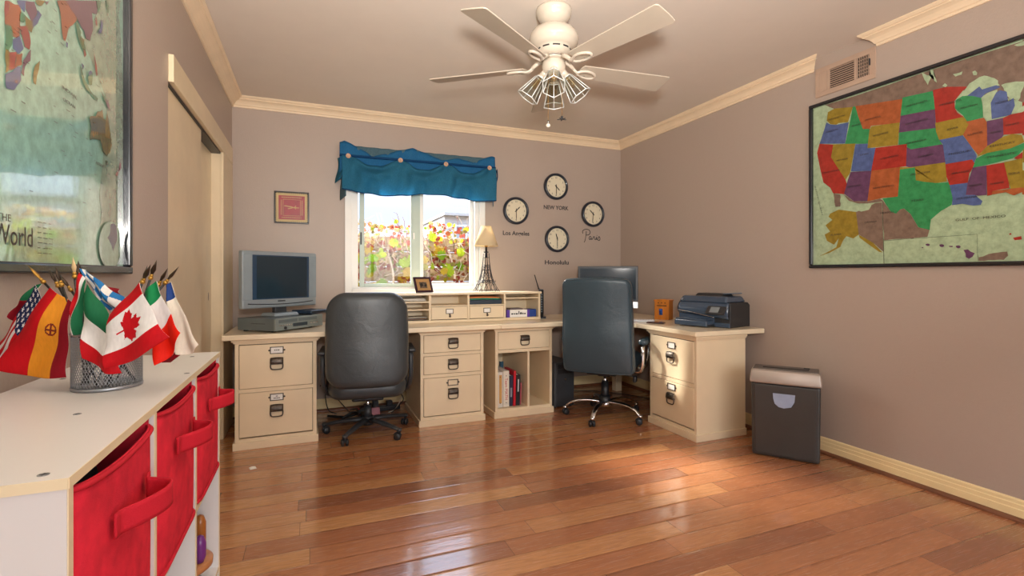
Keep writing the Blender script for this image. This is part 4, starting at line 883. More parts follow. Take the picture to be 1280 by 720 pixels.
# ------------------------------------------------------------------ corner: all-in-one computer, papers, wooden box, printer
im = thing('desktop_computer', 'large black-screened all-in-one computer with silver chin in the desk corner', 'computer monitor', (2.53, 3.90, DESK), -34); F = FR(im); ALU = M('brushed aluminium', 'c9ccd0', .3, metal=.7)
m = MB(F); w = .545; m.box((-w / 2, -.004, .150), (w / 2, .004, .475), BLACKP, .006, 3); sc_ = m.build('screen_frame', im)
m = MB(F); m.box((-w / 2 + .02, -.0055, .168), (w / 2 - .02, -.0035, .455), SCREEN, .001); m.build('screen', sc_)
m = MB(F); m.box((-w / 2, -.005, .088), (w / 2, .004, .150), ALU, .004); m.build('chin', im)
m = MB(F); m.grid(lambda u, v: ((u - .5) * w * .98, .004 + .028 * math.sin(u * PI) * math.sin(v * PI) ** .6, .092 + v * .378), 16, 10, ALU, .002); m.build('rear_shell', im)
m = MB(F); m.prism([(.10, 0.0005), (.10, .012), (.055, .20), (.045, .20), (.06, .012), (-.07, .009), (-.07, .0005)], .19, ALU, frame((-.095, 0, 0), (0, 1, 0), (0, 0, 1), (1, 0, 0)), .002); m.build('stand', im)
kb = thing('keyboard', 'white keyboard peeking out beyond the blue-black chair', 'keyboard', (2.56, 3.50, DESK), -40); F = FR(kb)
m = MB(F); m.box((-.15, -.055, .0005), (.15, .055, .012), ALU, .003); kd = m.build('deck', kb); KEY = M('white keycap', 'e9e9ec', .4)
for r in range(4):
    for c in range(13): m = MB(F); m.box((-.143 + c * .0221, -.048 + r * .0245, .012), (-.143 + c * .0221 + .019, -.048 + r * .0245 + .020, .0155), KEY, .002); m.build('key', kd)
ph = thing('phone', 'dark phone lying flat near the desk edge right of the keyboard', 'phone', (2.60, 3.30, DESK), 40); F = FR(ph); m = MB(F); m.box((-.036, -.07, .0005), (.036, .07, .010), M('brown phone case', '4a2f2a', .4), .004); cs = m.build('case', ph); m = MB(F); m.box((-.030, -.062, .010), (.030, .062, .0108), SCREEN); m.build('screen', cs)
ORW = M('orange stained pine', 'c2741f', .35, var=.22, vs=14, stretch=(1, 1, .12), coat=.2)
wb = thing('wooden_keepsake_box', 'small orange wooden box with a blue picture on its door', 'wooden box', (2.905, 3.575, DESK), -58); F = FR(wb)
m = MB(F); W, D_, H_ = .128, .115, .175
m.box((-W / 2, -D_ / 2 + .004, .0005), (W / 2, D_ / 2, H_ - .012), ORW, .002)
for x in (-W / 2, W / 2 - .018): m.box((x, -D_ / 2, .0005), (x + .018, -D_ / 2 + .006, H_ - .012), ORW, .001)
m.box((-W / 2 + .018, -D_ / 2, H_ - .045), (W / 2 - .018, -D_ / 2 + .006, H_ - .012), ORW, .001); m.box((-W / 2 + .018, -D_ / 2, .0005), (W / 2 - .018, -D_ / 2 + .006, .022), ORW, .001); m.build('case', wb)
m = MB(F); m.prism([(-W / 2 - .006, 0), (W / 2 + .006, 0), (W / 2 + .006, .010), (W * .25, .016), (-W * .25, .016), (-W / 2 - .006, .010)], D_ + .012, ORW, frame((0, D_ / 2 + .006, H_ - .012), (1, 0, 0), (0, 0, 1), (0, -1, 0)), .001); m.build('lid', wb)
m = MB(F); m.box((-W / 2 + .024, -D_ / 2 + .0005, .026), (W / 2 - .024, -D_ / 2 + .0042, H_ - .056), ORW, .001); dr = m.build('door', wb)
m = MB(F); m.box((-.022, -D_ / 2 - .0012, .04), (.008, -D_ / 2 + .0006, .095), M('blue glazed picture', '2b4f9a', .2, var=.5, vs=45)); m.build('picture', dr)
m = MB(F); [m.box((x - .005, -D_ / 2 - .001, H_ - .032), (x + .005, -D_ / 2, H_ - .024), INK, .0004) for x in (-.03, 0, .03)]; m.build('stencilled_mark', wb)
m = MB(F); m.box((-W / 2 + .020, -D_ / 2 - .0014, H_ - .056), (W / 2 - .020, -D_ / 2 - .0002, H_ - .049), M('dark slot', '2a1608', .6)); m.build('slot', wb)
# printer: front faces the room's left; local -y is its front
PRB = M('gloss black plastic with painted sheen', '3d4c5f', .2, var=.06, coat=.4); PRG = M('charcoal printer plastic', '2b2b2d', .45, var=.08); PRS = M('blue grey printer plastic', '5d7184', .3)  # black plastic tinted blue: window reflection put into its base colour
pr = thing('printer', 'black all-in-one printer with tilted touch panel on the right desk', 'printer', (2.905, 3.005, DESK), -90 + 14); F = FR(pr)
# local x runs from left (far) to right (near); local y into the printer
W2 = .215
m = MB(F); m.prism([(-.105, .001), (.17, .001), (.17, .165), (.14, .185), (-.105, .185)], W2 * 2, PRG, frame((-W2, 0, 0), (0, 1, 0), (0, 0, 1), (1, 0, 0)), .006); body = m.build('body', pr)
m = MB(F); m.prism([(-W2, .105), (.09, .075), (.09, .035), (W2, .035), (W2, .003), (.10, .003), (.085, .03), (-.16, .03), (-.165, .055), (-W2, .055)], .012, PRB, frame((0, -.1045, 0), (1, 0, 0), (0, 0, 1), (0, -1, 0)), .003); m.build('lower_front', body)
m = MB(F); m.grid(lambda u, v: (-W2 + .004 + u * (2 * W2 - .008), -.110 - .030 * math.sin(v * PI * .8) * (1 - .35 * u), .185 - v * (.085 + .035 * u)), 20, 8, PRB, .004); m.build('front_cover', body)
m = MB(F); m.tube(smooth_path([(-W2 + .01, -.146, .118), (-.10, -.148, .108), (.02, -.142, .088), (.10, -.132, .075)], 6), .003, CHROME, 6); m.build('trim_line', body)
m = MB(F); m.box((-.165, -.112, .058), (.085, -.104, .088), INK); m.build('paper_mouth', body)
m = MB(F); m.box((-.19, -.205, .006), (.09, -.10, .020), PRG, .004); m.box((-.19, -.215, .006), (.09, -.195, .050), PRB, .008, 3); m.box((-.19, -.20, .020), (-.175, -.10, .05), PRB, .003); m.box((.075, -.20, .020), (.09, -.10, .05), PRB, .003); to = m.build('paper_tray', pr)
m = MB(F); m.box((-.182, -.21, .050), (.082, -.10, .060), PRB, .004); m.build('output_tray', pr)
m = MB(F); m.taper((-W2, -.125, .1855), (W2 - .02, .155, .232), (.92, .78), PRB, .014, 3); m.build('scanner_lid', pr)
m = MB(F); m.taper((-.12, -.06, .225), (.12, .12, .252), (.9, .7), PRG, .010, 3); fd = m.build('document_feeder', pr)
m = MB(F); m.box((.02, -.045, .0), (.19, .075, .007), PRS, .003, xf=Tm(0, .03, .238) @ Ry(-4)); m.build('feeder_tray', fd)
m = MB(F); X = Tm(.125, -.150, .130) @ Rx(-38); m.box((-.075, -.006, -.036), (.075, .010, .036), PRG, .005, xf=X); pa = m.build('control_panel', body)
m = MB(F); m.box((-.042, -.0075, -.024), (.030, -.0055, .024), M('grey touch screen', '7f8688', .15), xf=X); m.build('touch_screen', pa)
m = MB(F); m.box((.04, -.130, .09), (.20, -.100, .15), PRG, .006); m.build('panel_bracket', body)
m = MB(F); m.cyl((-.18, -.120, .205), (-.18, -.1255, .205), .009, CHROME, n=16); m.build('badge', body)
# ------------------------------------------------------------------ paper shredder against the right wall
sh = thing('paper_shredder', 'charcoal paper shredder with silver head and clear bin window, against the right wall', 'shredder', (2.845, 2.305, 0), -53.5); F = FR(sh)
SBODY = M('dark charcoal shredder plastic', '3a3836', .4, var=.05); SHEAD = M('champagne silver plastic', 'a3968c', .32, metal=.25, var=.03)
w, d = .385, .19
m = MB(F); m.taper((-w / 2 + .004, -d / 2 + .006, .004), (w / 2 - .004, d / 2, .475), (1.03, 1.06), SBODY, .014, 3); bn = m.build('bin', sh)
m = MB(F); m.taper((-w / 2 + .022, -d / 2 - .002, .02), (w / 2 - .022, -d / 2 + .02, .468), (1.03, 1.4), SBODY, .006, 3); m.build('front_panel', bn)
wp = [(-.062, .045), (.062, .045), (.058, .0), (.040, -.034), (0, -.045), (-.030, -.040), (-.052, -.02), (-.060, .01)]
m = MB(F); m.prism(wp, .004, M('pale bin window', '9aa9c4', .12, var=.15), frame((-.005, -d / 2 - .0075, .372), (1, 0, 0), (0, 0, 1), (0, -1, 0)), .001); m.build('bin_window', bn)
m = MB(F)
bm_ = bmesh.new(); bmesh.ops.create_cube(bm_, size=1.0)
for v in bm_.verts:
    t = v.co.z > 0; v.co = Vector((v.co.x * (w + .024 - (.022 if t else 0)), v.co.y * (d + .026 - (.026 if t else 0)) - (.0 if t else .004), .474 if not t else .560))
bmesh.ops.bevel(bm_, geom=bm_.edges[:], offset=.014, segments=4, affect='EDGES', profile=.5); m.bm(bm_, SHEAD, True); hd = m.build('head', sh)
m = MB(F); m.box((-w / 2 + .008, -.078, .557), (w / 2 - .008, .085, .564), M('grey head deck', '5b5450', .4), .004); dk = m.build('deck', hd)
m = MB(F); m.box((-.13, -.030, .5642), (.13, -.002, .5665), INK, .001); m.build('feed_slot', dk)
m = MB(F); m.box((.10, .030, .5642), (.135, .045, .570), BLACKP, .002); m.build('switch', dk)
for x in (-.15, .15): m = MB(F); m.cyl((x, 0, 0.0005), (x, 0, .006), .015, BLACKP, n=12); m.build('foot', bn)
# ------------------------------------------------------------------ under the desks: computer tower, cables, power strips
pc = thing('computer_tower', 'dark grey computer tower on the floor behind the bookcase unit', 'computer', (2.055, 4.03, 0), 4); F = FR(pc); TWR = M('dark grey computer steel', '5c5c5e', .5)
m = MB(F); m.box((-.10, -.16, .012), (.10, .20, .40), TWR, .006); bd = m.build('case', pc)
m = MB(F); m.box((-.095, -.168, .016), (.095, -.158, .396), DGREY, .005); fr_ = m.build('front_panel', bd)
for z in (.30, .345): m = MB(F); m.box((-.074, -.1695, z), (.074, -.167, z + .038), BLACKP, .002); m.build('drive_bay', fr_)
m = MB(F); m.cyl((0, -.172, .25), (0, -.166, .25), .010, CHROME, n=16); m.build('power_button', fr_)
for x in (-.08, .08):
    for y in (-.13, .17): m = MB(F); m.cyl((x, y, .0003), (x, y, .014), .014, BLACKP, n=12); m.build('foot', pc)
def strip(name, label, loc, rz, n, col):
    t = thing(name, label, 'power strip', loc, rz); F = FR(t); L = .052 * n + .05
    m = MB(F); m.box((-L / 2, -.028, .0005), (L / 2, .028, .04), col, .006); b = m.build('housing', t)
    for k in range(n):
        x = -L / 2 + .05 + k * .052; m = MB(F); m.box((x - .018, -.02, .040), (x + .018, .02, .0412), DGREY, .0004); m.build('socket', b)
    m = MB(F); m.box((-L / 2 + .008, -.012, .040), (-L / 2 + .022, .012, .046), M('red rocker switch', 'a02020', .4), .002); m.build('switch', b); return t
strip('power_strip', 'black power strip full of plugs on the floor under the left knee space', (.53, 4.36, 0), 8, 6, BLACKP)
def plug(x, y, rz, h, label):
    t = thing('power_adapter', label, 'adapter', (x, y, .0415), rz); F = FR(t)
    m = MB(F); m.box((-.024, -.026, .0), (.024, .026, h), BLACKP, .006); m.build('housing', t); return t
plug(.50, 4.355, 8, .055, 'square black adapter plugged into the middle of the power strip'); plug(.62, 4.372, 8, .04, 'low black adapter near the right end of the power strip'); plug(.435, 4.345, 8, .03, 'flat black adapter near the left end of the power strip')
def cord(name, label, pts, r, mat, cat='cable'):
    m = MB(); m.tube(smooth_path(pts, 8), r, mat, 7); return rebase(tag(m.build(name), label, cat))
CORD = M('black cable rubber', '191919', .5); WCORD = M('cream cable rubber', 'cfc3b0', .5)
cord('black_wire', 'black cord hanging by the left filing cabinet down to the floor', [(.10, 4.47, .42), (.12, 4.465, .30), (.105, 4.46, .15), (.13, 4.44, .03), (.19, 4.40, .006)], .004, CORD)
cord('black_wire', 'black cord looping along the floor behind the left chair to the power strip', [(.06, 4.36, .26), (.14, 4.40, .20), (.24, 4.42, .07), (.30, 4.38, .008), (.345, 4.32, .006), (.36, 4.20, .006), (.28, 4.15, .006)], .004, CORD)
cord('black_wire', 'black cord coming down the wall behind the left chair', [(.30, 4.49, .45), (.33, 4.48, .30), (.40, 4.46, .20), (.46, 4.44, .10), (.40, 4.44, .03), (.30, 4.47, .006)], .004, CORD)
cord('bundled_cable', 'twisted black and grey cable bundle lying on the floor left of the power strip', [(.12, 4.33, .012), (.20, 4.27, .010), (.28, 4.25, .012), (.34, 4.245, .03), (.30, 4.21, .05), (.22, 4.20, .012)], .010, CORD)
cord('white_cable', 'cream cable looped over the plugs at the right of the power strip', [(.60, 4.27, .006), (.66, 4.30, .02), (.72, 4.36, .09), (.735, 4.40, .14), (.66, 4.42, .13), (.58, 4.42, .12), (.50, 4.46, .20), (.44, 4.48, .28)], .004, WCORD)
cord('network_cable', 'tangled black cable against the drawer cabinet side', [(.70, 4.46, .30), (.71, 4.44, .22), (.69, 4.42, .17), (.64, 4.40, .16), (.70, 4.35, .15), (.73, 4.30, .10), (.68, 4.27, .05), (.62, 4.24, .006)], .004, CORD)
pg = thing('hanging_plug', 'black plug dangling from a cord behind the right of the grey chair', 'plug', (.695, 4.30, .245), 0); m = MB(FR(pg)); m.taper((-.018, -.016, -.05), (.018, .016, .02), (.55, .6), BLACKP, .005); m.build('plug_body', pg); m = MB(FR(pg)); m.cyl((0, 0, .02), (.0, .01, .45), .004, CORD, n=8); m.build('cord', pg)
mb = MB(); mb.grid(lambda u, v: (.43 + u * .10, 4.24 + v * .05 + .02 * u, .002 + .05 * math.sin(v * 1.5)), 6, 4, M('pink paper', 'd7909a', .7), .001); rebase(tag(mb.build('pink_slip'), 'crumpled pink slip of paper beside the gas column of the grey chair', 'paper'))
ol = thing('wall_outlet', 'white wall outlet above the baseboard behind the grey chair', 'outlet', (.20, YB, .205)); m = MB(FR(ol)); m.box((-.06, -.006, -.04), (.06, -.0002, .04), WHITE, .003); pl_ = m.build('cover_plate', ol)
for x in (-.027, .027): m = MB(FR(ol)); m.box((x - .018, -.0085, -.022), (x + .018, -.0055, .022), PAPER, .003); m.build('receptacle', pl_)
ol = thing('wall_outlet', 'wall outlet with black plug low on the right wall, behind the shredder', 'outlet', (XR, 2.62, .20)); F = FR(ol); m = MB(F); m.box((-.006, -.035, -.06), (-.0002, .035, .06), WHITE, .003); m.build('cover_plate', ol)
m = MB(F); m.box((-.045, -.02, -.045), (-.006, .02, .045), BLACKP, .006); m.build('plugged_adapter', ol)
cord('black_wire', 'black power cord along the floor beneath the corner desk', [(2.38, 4.40, .006), (2.62, 4.28, .006), (2.82, 4.05, .006), (2.97, 3.75, .006), (2.98, 3.45, .006)], .004, CORD)
cord('black_wire', 'black cord trailing from the plug behind the shredder', [(3.065, 2.62, .15), (3.06, 2.60, .08), (3.05, 2.56, .01), (3.03, 2.50, .006), (3.00, 2.47, .006)], .004, CORD)
mb = MB(); mb.grid(lambda u, v: (-.345 + u * .035 - v * .01, 3.335 + v * .04 + u * .01, .0015 + .004 * math.sin(u * 3) * v), 5, 5, PAPER, .0006); rebase(tag(mb.build('paper_scrap'), 'tiny white scrap of paper on the floor in front of the left filing cabinet', 'paper'))
# ------------------------------------------------------------------ framed maps
def map_mat(name, col, ripple=0.0):
    t = NT(name); v = t.coord(); c = rgb(col)
    n = t.noise(v, 30.0, 4.0, 0.65)
    cc = t.ramp(n, [(0.25, tuple(x * .55 for x in c[:3])), (0.65, tuple(x * .85 for x in c[:3]))])
    b = t.bsdf(Base_Color=cc, Roughness=0.10 if ripple else 0.16, Specular_IOR_Level=0.8 if ripple else 0.4, Coat_Weight=1.0 if ripple else 0.0)
    b.inputs['Coat IOR'].default_value = 2.2; b.inputs['Coat Roughness'].default_value = 0.04
    if ripple: t.put(b.inputs['Coat Normal'], t.bump(t.noise(t.coord((1, 1, .6)), 34.0, 2.0, 0.5), ripple, 0.004))
    return t.m
UC = {k: map_mat('us map ' + k, c) for k, c in dict(sea='b9cfa9', land='8c7566', red='b23a30', green='3f9a5e', purple='6f4a6a', olive='a38a34', orange='b5633a', blue='5b6da0', line='3f3a30').items()}
WC = {k: map_mat('world map ' + k, c, .05) for k, c in dict(mint='b0dac2', pale='a8bfa6', red='a8403a', green='3f8f66', purple='7a5068', olive='8d7a34', orange='b0603a', blue='55699a', navy='3d4a78').items()}
MAPINK = M('map ink', '2a2520', .4); FRB = M('black frame lacquer', '1b1d22', .25, var=.1, coat=.4)
def fit_text(mb, txt, size, mat, xf, width=None, ext=.0004, **kw):
    tmp = MB(); tmp.text(txt, size, mat, I4, ext, **kw)
    if not tmp.v: return
    xs = [p[0] for p in tmp.v]; ys = [p[1] for p in tmp.v]; cx, cy = (min(xs) + max(xs)) / 2, (min(ys) + max(ys)) / 2
    k = (width / (max(xs) - min(xs))) if width else 1.0
    X = xf @ Matrix.Diagonal((k, 1, 1, 1)) @ Tm(-cx, -cy, 0)
    b = len(mb.v); mb.v.extend(tuple(X @ Vector(p)) for p in tmp.v); kk = mb.mid(mat)
    for f in tmp.f: mb.f.append([b + i for i in f]); mb.mi.append(kk); mb.sm.append(False)
def frame_bars(name, x, y0, y1, z0, z1, s, parent, w=.022, d=.024):
    """picture frame on a side wall; s=+1 faces +x"""
    mb = MB(); a, b = (x, x + s * d) if s > 0 else (x + s * d, x)
    for lo, hi in [((y0, z0), (y1, z0 + w)), ((y0, z1 - w), (y1, z1)), ((y0, z0 + w), (y0 + w, z1 - w)), ((y1 - w, z0 + w), (y1, z1 - w))]:
        mb.box((a, lo[0], lo[1]), (b, hi[0], hi[1]), FRB, .006, 3)
    return mb.build(name, parent)
# USA wall map
uy0, uy1, uz0, uz1 = .66, 2.335, 1.214, 2.304
um = thing('framed_map', 'black-framed map of the United States on the right wall', 'framed map', (XR, (uy0 + uy1) / 2, uz0))
frame_bars('frame', XR - .001, uy0, uy1, uz0, uz1, -1, um)
m = MB(); m.box((XR - .007, uy0 + .015, uz0 + .015), (XR - .0005, uy1 - .015, uz1 - .015), UC['sea']); XM = XR - .0072
def wallpoly(mb, pts, mat, x, s, lay):
    xx = x + s * lay * .00008
    q = [(xx, p[0], p[1]) for p in pts]
    a = sum(pts[i][0] * pts[(i + 1) % len(pts)][1] - pts[(i + 1) % len(pts)][0] * pts[i][1] for i in range(len(pts)))
    f = list(range(len(q)))
    if (a > 0) != (s > 0): f = f[::-1]
    mb.raw(q, [f], mat)
def rough_edge(pts, rnd, amp=.005):
    """fractal coast: midpoint displacement"""
    out = []
    for i in range(len(pts)):
        a, b = pts[i], pts[(i + 1) % len(pts)]; L = math.hypot(b[0] - a[0], b[1] - a[1]); out.append(a)
        k = min(4, int(L / .022))
        for j in range(1, k + 1):
            t = j / (k + 1); out.append((a[0] + (b[0] - a[0]) * t + rnd.uniform(-amp, amp), a[1] + (b[1] - a[1]) * t + rnd.uniform(-amp, amp)))
    return out
rnd = random.Random(3)
STR = ('WYOMING', 'COLORADO', 'NORTH DAKOTA', 'SOUTH DAKOTA', 'KANSAS', 'NEW MEXICO')
EXTRA = [('red', '', [(1.262, 2.0), (1.262, 1.83), (1.14, 1.80), (1.10, 1.95)]), ('green', 'PENNSYLVANIA', [(1.11, 1.99), (1.10, 1.86), (.93, 1.84), (.92, 1.97)]), ('blue', 'NEW YORK', [(1.10, 2.0), (.92, 1.97), (.86, 1.99), (.88, 2.15), (.98, 2.17), (1.02, 2.06)]), ('olive', 'VIRGINIA', [(1.26, 1.79), (1.12, 1.80), (.98, 1.84), (.93, 1.74), (1.26, 1.70)]),
         ('orange', 'NORTH CAROLINA', [(1.24, 1.69), (.92, 1.73), (.96, 1.64), (1.06, 1.60), (1.22, 1.64)]), ('purple', 'SOUTH CAROLINA', [(1.20, 1.63), (1.06, 1.60), (1.13, 1.52)]), ('olive', '', [(1.27, 1.67), (1.20, 1.63), (1.13, 1.60), (1.13, 1.58), (1.27, 1.58)]), ('orange', 'FLORIDA', [(1.262, 1.58), (1.14, 1.58), (1.09, 1.48), (1.06, 1.36), (1.09, 1.35), (1.13, 1.44), (1.17, 1.52), (1.262, 1.55)]), ('purple', '', [(.87, 2.15), (.82, 2.16), (.83, 1.98), (.86, 1.99)]), ('land', '', [(1.26, 2.28), (.69, 2.28), (.69, 2.20), (.80, 2.21), (.98, 2.17), (1.1, 2.1), (1.26, 2.1)])]
for lay, (c, n, pts) in enumerate(EXTRA + list(US_MAP)):
    yl, yh, zl, zh = uy0 + .02, uy1 - .02, uz0 + .02, uz1 - .02
    pp = rough_edge(pts, rnd, .004) if (not n and c in ('sea', 'land', 'purple')) else pts
    wallpoly(m, [(min(max(p[0], yl), yh), min(max(p[1], zl), zh)) for p in pp], UC[c], XM, -1, lay + 1)
XT = XM - .0068
for c, n, pts in EXTRA + list(US_MAP):
    if not n: continue
    cy = sum(p[0] for p in pts) / len(pts); cz = sum(p[1] for p in pts) / len(pts); w = max(p[0] for p in pts) - min(p[0] for p in pts)
    fit_text(m, n, .015, MAPINK, frame((XT, cy, cz), (0, -1, 0), (0, 0, 1), (-1, 0, 0)), min(w * .62, .012 * len(n)), .0001)
fit_text(m, 'GULF  OF  MEXICO', .017, MAPINK, frame((XT, 1.42, 1.455), (0, -1, 0), (0, 0, 1), (-1, 0, 0)), .20, .0001)
fit_text(m, 'PACIFIC OCEAN', .012, MAPINK, frame((XT, 2.27, 1.66), (0, -.25, -.97), (0, -.97, .25), (-1, 0, 0)), .2, .0001)
m.build('map_sheet', um)
# world wall map (only its right-hand part is in view)
wy0, wy1, wz0, wz1 = .42, 2.07, 1.172, 2.30
wm = thing('framed_map', 'black-framed glossy map of the world on the left wall above the flags', 'framed map', (XL, (wy0 + wy1) / 2, wz0))
frame_bars('frame', XL + .001, wy0, wy1, wz0, wz1, 1, wm, .026, .028)
m = MB(); m.box((XL + .0005, wy0 + .015, wz0 + .015), (XL + .007, wy1 - .015, wz1 - .015), WC['mint']); XM = XL + .0072
WEX = [('orange', [(1.38, 2.03), (1.30, 2.05), (1.12, 1.98), (1.08, 1.86), (1.2, 1.80), (1.33, 1.76), (1.36, 1.9)]), ('green', [(1.35, 2.06), (1.2, 2.08), (1.05, 2.2), (1.3, 2.27), (1.5, 2.25), (1.7, 2.27), (1.9, 2.24), (1.95, 2.1), (1.75, 2.08), (1.55, 2.07), (1.5, 2.02)]), ('purple', [(.62, 1.95), (.78, 1.9), (.88, 1.75), (.75, 1.55), (.70, 1.35), (.66, 1.5), (.6, 1.75)]), ('red', [(.46, 2.2), (.7, 2.24), (.82, 2.1), (.66, 2.0), (.5, 2.02)])]
for lay, (c, pts) in enumerate(WEX + list(WORLD_MAP)):
    pp = pts if len(pts) > 20 else rough_edge(pts, rnd, .003)
    wallpoly(m, [(min(max(p[0], wy0 + .025), wy1 - .028), min(max(p[1], wz0 + .025), wz1 - .025)) for p in pp], WC[c], XM, 1, lay + 1)
XT = XM + .0056
def wtext(txt, y, z, size, width): fit_text(m, txt, size, MAPINK, frame((XT, y, z), (0, 1, 0), (0, 0, 1), (1, 0, 0)), width, .0001)
wtext('INDIAN', 1.63, 1.647, .012, .08); wtext('OCEAN', 1.63, 1.618, .012, .07); wtext('AUSTRALIA', 1.83, 1.50, .012, .06)
wtext('THE', 1.335, 1.289, .022, .05); wtext('World', 1.372, 1.254, .062, .15)
for k in range(7):                                   # rows of minute print beside the title
    for j in range(3): m.box((XT - .0001, 1.47 + j * .026, 1.292 - k * .012), (XT + .0001, 1.47 + j * .026 + rnd.uniform(.010, .022), 1.2935 - k * .012), MAPINK)
for k in range(90):
    y, z = rnd.uniform(1.2, 2.0), rnd.uniform(1.35, 2.1); L = rnd.uniform(.006, .02); m.box((XT - .0001, y, z), (XT + .0001, y + L, z + .0016), MAPINK)
m.build('map_sheet', wm)
# ------------------------------------------------------------------ air vent
av = thing('air_vent', 'beige louvred air vent high on the right wall, in the gap of the crown moulding', 'air vent', (XR, 2.107, 2.345)); VB = M('beige vent enamel', 'b79d89', .4); VD = M('dark vent duct', '17130f', .9)
a0, a1, b0, b1 = 1.918, 2.297, 2.345, 2.535; secs = [(1.955, 2.028, 'v'), (2.044, 2.200, 'h'), (2.216, 2.278, 'p')]
m = MB(); zi0, zi1 = 2.378, 2.502
m.box((XR - .009, a0, b0), (XR - .0005, a1, zi0), VB, .002); m.box((XR - .009, a0, zi1), (XR - .0005, a1, b1), VB, .002)
ys = [a0] + [q for s in secs for q in s[:2]] + [a1]
for i in range(0, len(ys), 2): m.box((XR - .009, ys[i], zi0), (XR - .0005, ys[i + 1], zi1), VB, .001)
fp = m.build('face_plate', av)
m = MB(); m.box((XR - .002, 1.95, zi0), (XR - .0007, 2.28, zi1), VD); m.build('duct_opening', av)
for y0, y1, k in secs:
    if k == 'h':
        for q in range(9): m = MB(Tm(XR - .006, 0, zi0 + .009 + q * .0135) @ Ry(35)); m.box((-.0035, y0, -.001), (.0035, y1, .001), VB); m.build('louvre', av)
    else:
        for q in range(6): m = MB(Tm(XR - .006, y0 + .006 + q * (y1 - y0 - .012) / 5, 0)); m.box((-.003, -.0013 if k == 'v' else -.0045, zi0), (.002, .0013 if k == 'v' else .0045, zi1), VB); m.build('louvre', av)
        if k == 'v':
            for q in range(5): m = MB(); m.box((XR - .0085, y0, zi0 + .018 + q * .021), (XR - .0065, y1, zi0 + .0205 + q * .021), VB); m.build('cross_bar', av)
m = MB(); m.box((XR - .022, 1.946, 2.43), (XR - .009, 1.950, 2.47), DGREY, .001); m.build('lever', fp)
# ------------------------------------------------------------------ world clocks and their lettering
FACE = M('cream clock face', 'e6dcc2', .4, var=.03); CGLASS = glass_mat('clock glass', 'fbfbfa', ior=1.35); CLK = M('navy black clock case', '1a2230', .3, coat=.3)
def wclock(x, z, hh, mm, label):
    t = thing('wall_clock', label, 'clock', (x, YB, z), 0, 'world time clocks on the back wall'); F = Tm(x, YB - .0005, z) @ Rx(90)
    m = MB(F); m.lathe([(0, 0), (.125, 0), (.135, .004), (.1365, .02), (.134, .034), (.126, .042), (.118, .042), (.112, .036), (.110, .022), (0, .022)], CLK, 48); cs = m.build('case', t)
    m = MB(F); m.lathe([(.1105, .0222), (0, .0222)], FACE, 40, smooth=False); 
    for k in range(12):
        a = math.radians(90 - 30 * (k + 1)); m.text(str(k + 1), .026, INK, Tm(.090 * math.cos(a), .090 * math.sin(a), .0224), .0001)
    for k in range(60):
        a = math.radians(6 * k); m.box((.104, -.0006, .0223), (.108, .0006, .0225), INK, xf=Rz(math.degrees(a)))
    m.build('dial', t)
    ha = 90 - (hh + mm / 60) * 30; ma = 90 - mm * 6
    m = MB(F @ Rz(ha)); m.prism([(-.018, -.004), (.045, -.005), (.062, 0), (.045, .005), (-.018, .004)], .0012, INK, Tm(0, 0, .025)); m.build('hour_hand', t)
    m = MB(F @ Rz(ma)); m.prism([(-.022, -.0028), (.07, -.0035), (.094, 0), (.07, .0035), (-.022, .0028)], .0012, INK, Tm(0, 0, .027)); m.cyl((0, 0, .022), (0, 0, .030), .006, INK, n=14); m.build('minute_hand', t)
    m = MB(F); m.lathe([(.113, .0365), (0, .0368)], CGLASS, 40); m.build('crystal', t)
wclock(1.878, 1.806, 1, 30, 'round black clock above the lettering Los Angeles'); wclock(2.322, 2.076, 4, 30, 'round black clock above the lettering NEW YORK, topmost of the group'); wclock(2.760, 1.813, 10, 31, 'round black clock above the script word Paris'); wclock(2.334, 1.538, 11, 30, 'round black clock above the lettering Honolulu, lowest of the group')
DEC = M('charcoal wall lettering', '2c2c30', .5)
def decal(txt, x, z, w, size):
    m = MB(); fit_text(m, txt, size, DEC, frame((x, YB - .0012, z), (1, 0, 0), (0, 0, 1), (0, -1, 0)), w, .0006, bold=.0012); o = m.build('wall_lettering'); return rebase(tag(o, 'dark wall lettering reading ' + txt + ' under its clock', 'wall lettering', 'city names under the clocks'))
decal('Los Angeles', 1.888, 1.578, .285, .058); decal('NEW YORK', 2.334, 1.862, .285, .056); decal('Honolulu', 2.342, 1.298, .275, .060)
m = MB(); FX = frame((2.645, YB - .0016, 1.535), (1, 0, 0), (0, 0, 1), (0, -1, 0))
for st in [[(.045, .098, 0), (.040, .05, 0), (.030, .0, 0), (.018, -.022, 0)], [(.005, .07, 0), (.0, .095, 0), (.03, .115, 0), (.075, .112, 0), (.092, .085, 0), (.075, .06, 0), (.045, .055, 0)],
           [(.105, .038, 0), (.088, .042, 0), (.078, .022, 0), (.090, .008, 0), (.105, .030, 0), (.107, .010, 0), (.120, .016, 0)], [(.122, .012, 0), (.132, .036, 0), (.136, .042, 0), (.146, .036, 0), (.150, .012, 0), (.162, .012, 0)],
           [(.162, .012, 0), (.172, .038, 0), (.172, .012, 0), (.184, .014, 0)], [(.184, .014, 0), (.202, .044, 0), (.214, .022, 0), (.206, .004, 0), (.186, .006, 0)]]:
    m.tube(smooth_path(st, 6), .0038, DEC, 6, xf=FX, flat=.35, up=(0, 0, 1))
m.ball((.176, .056, 0), .004, DEC, 8, FX); rebase(tag(m.build('wall_lettering'), 'dark script wall lettering reading Paris under its clock', 'wall lettering', 'city names under the clocks'))
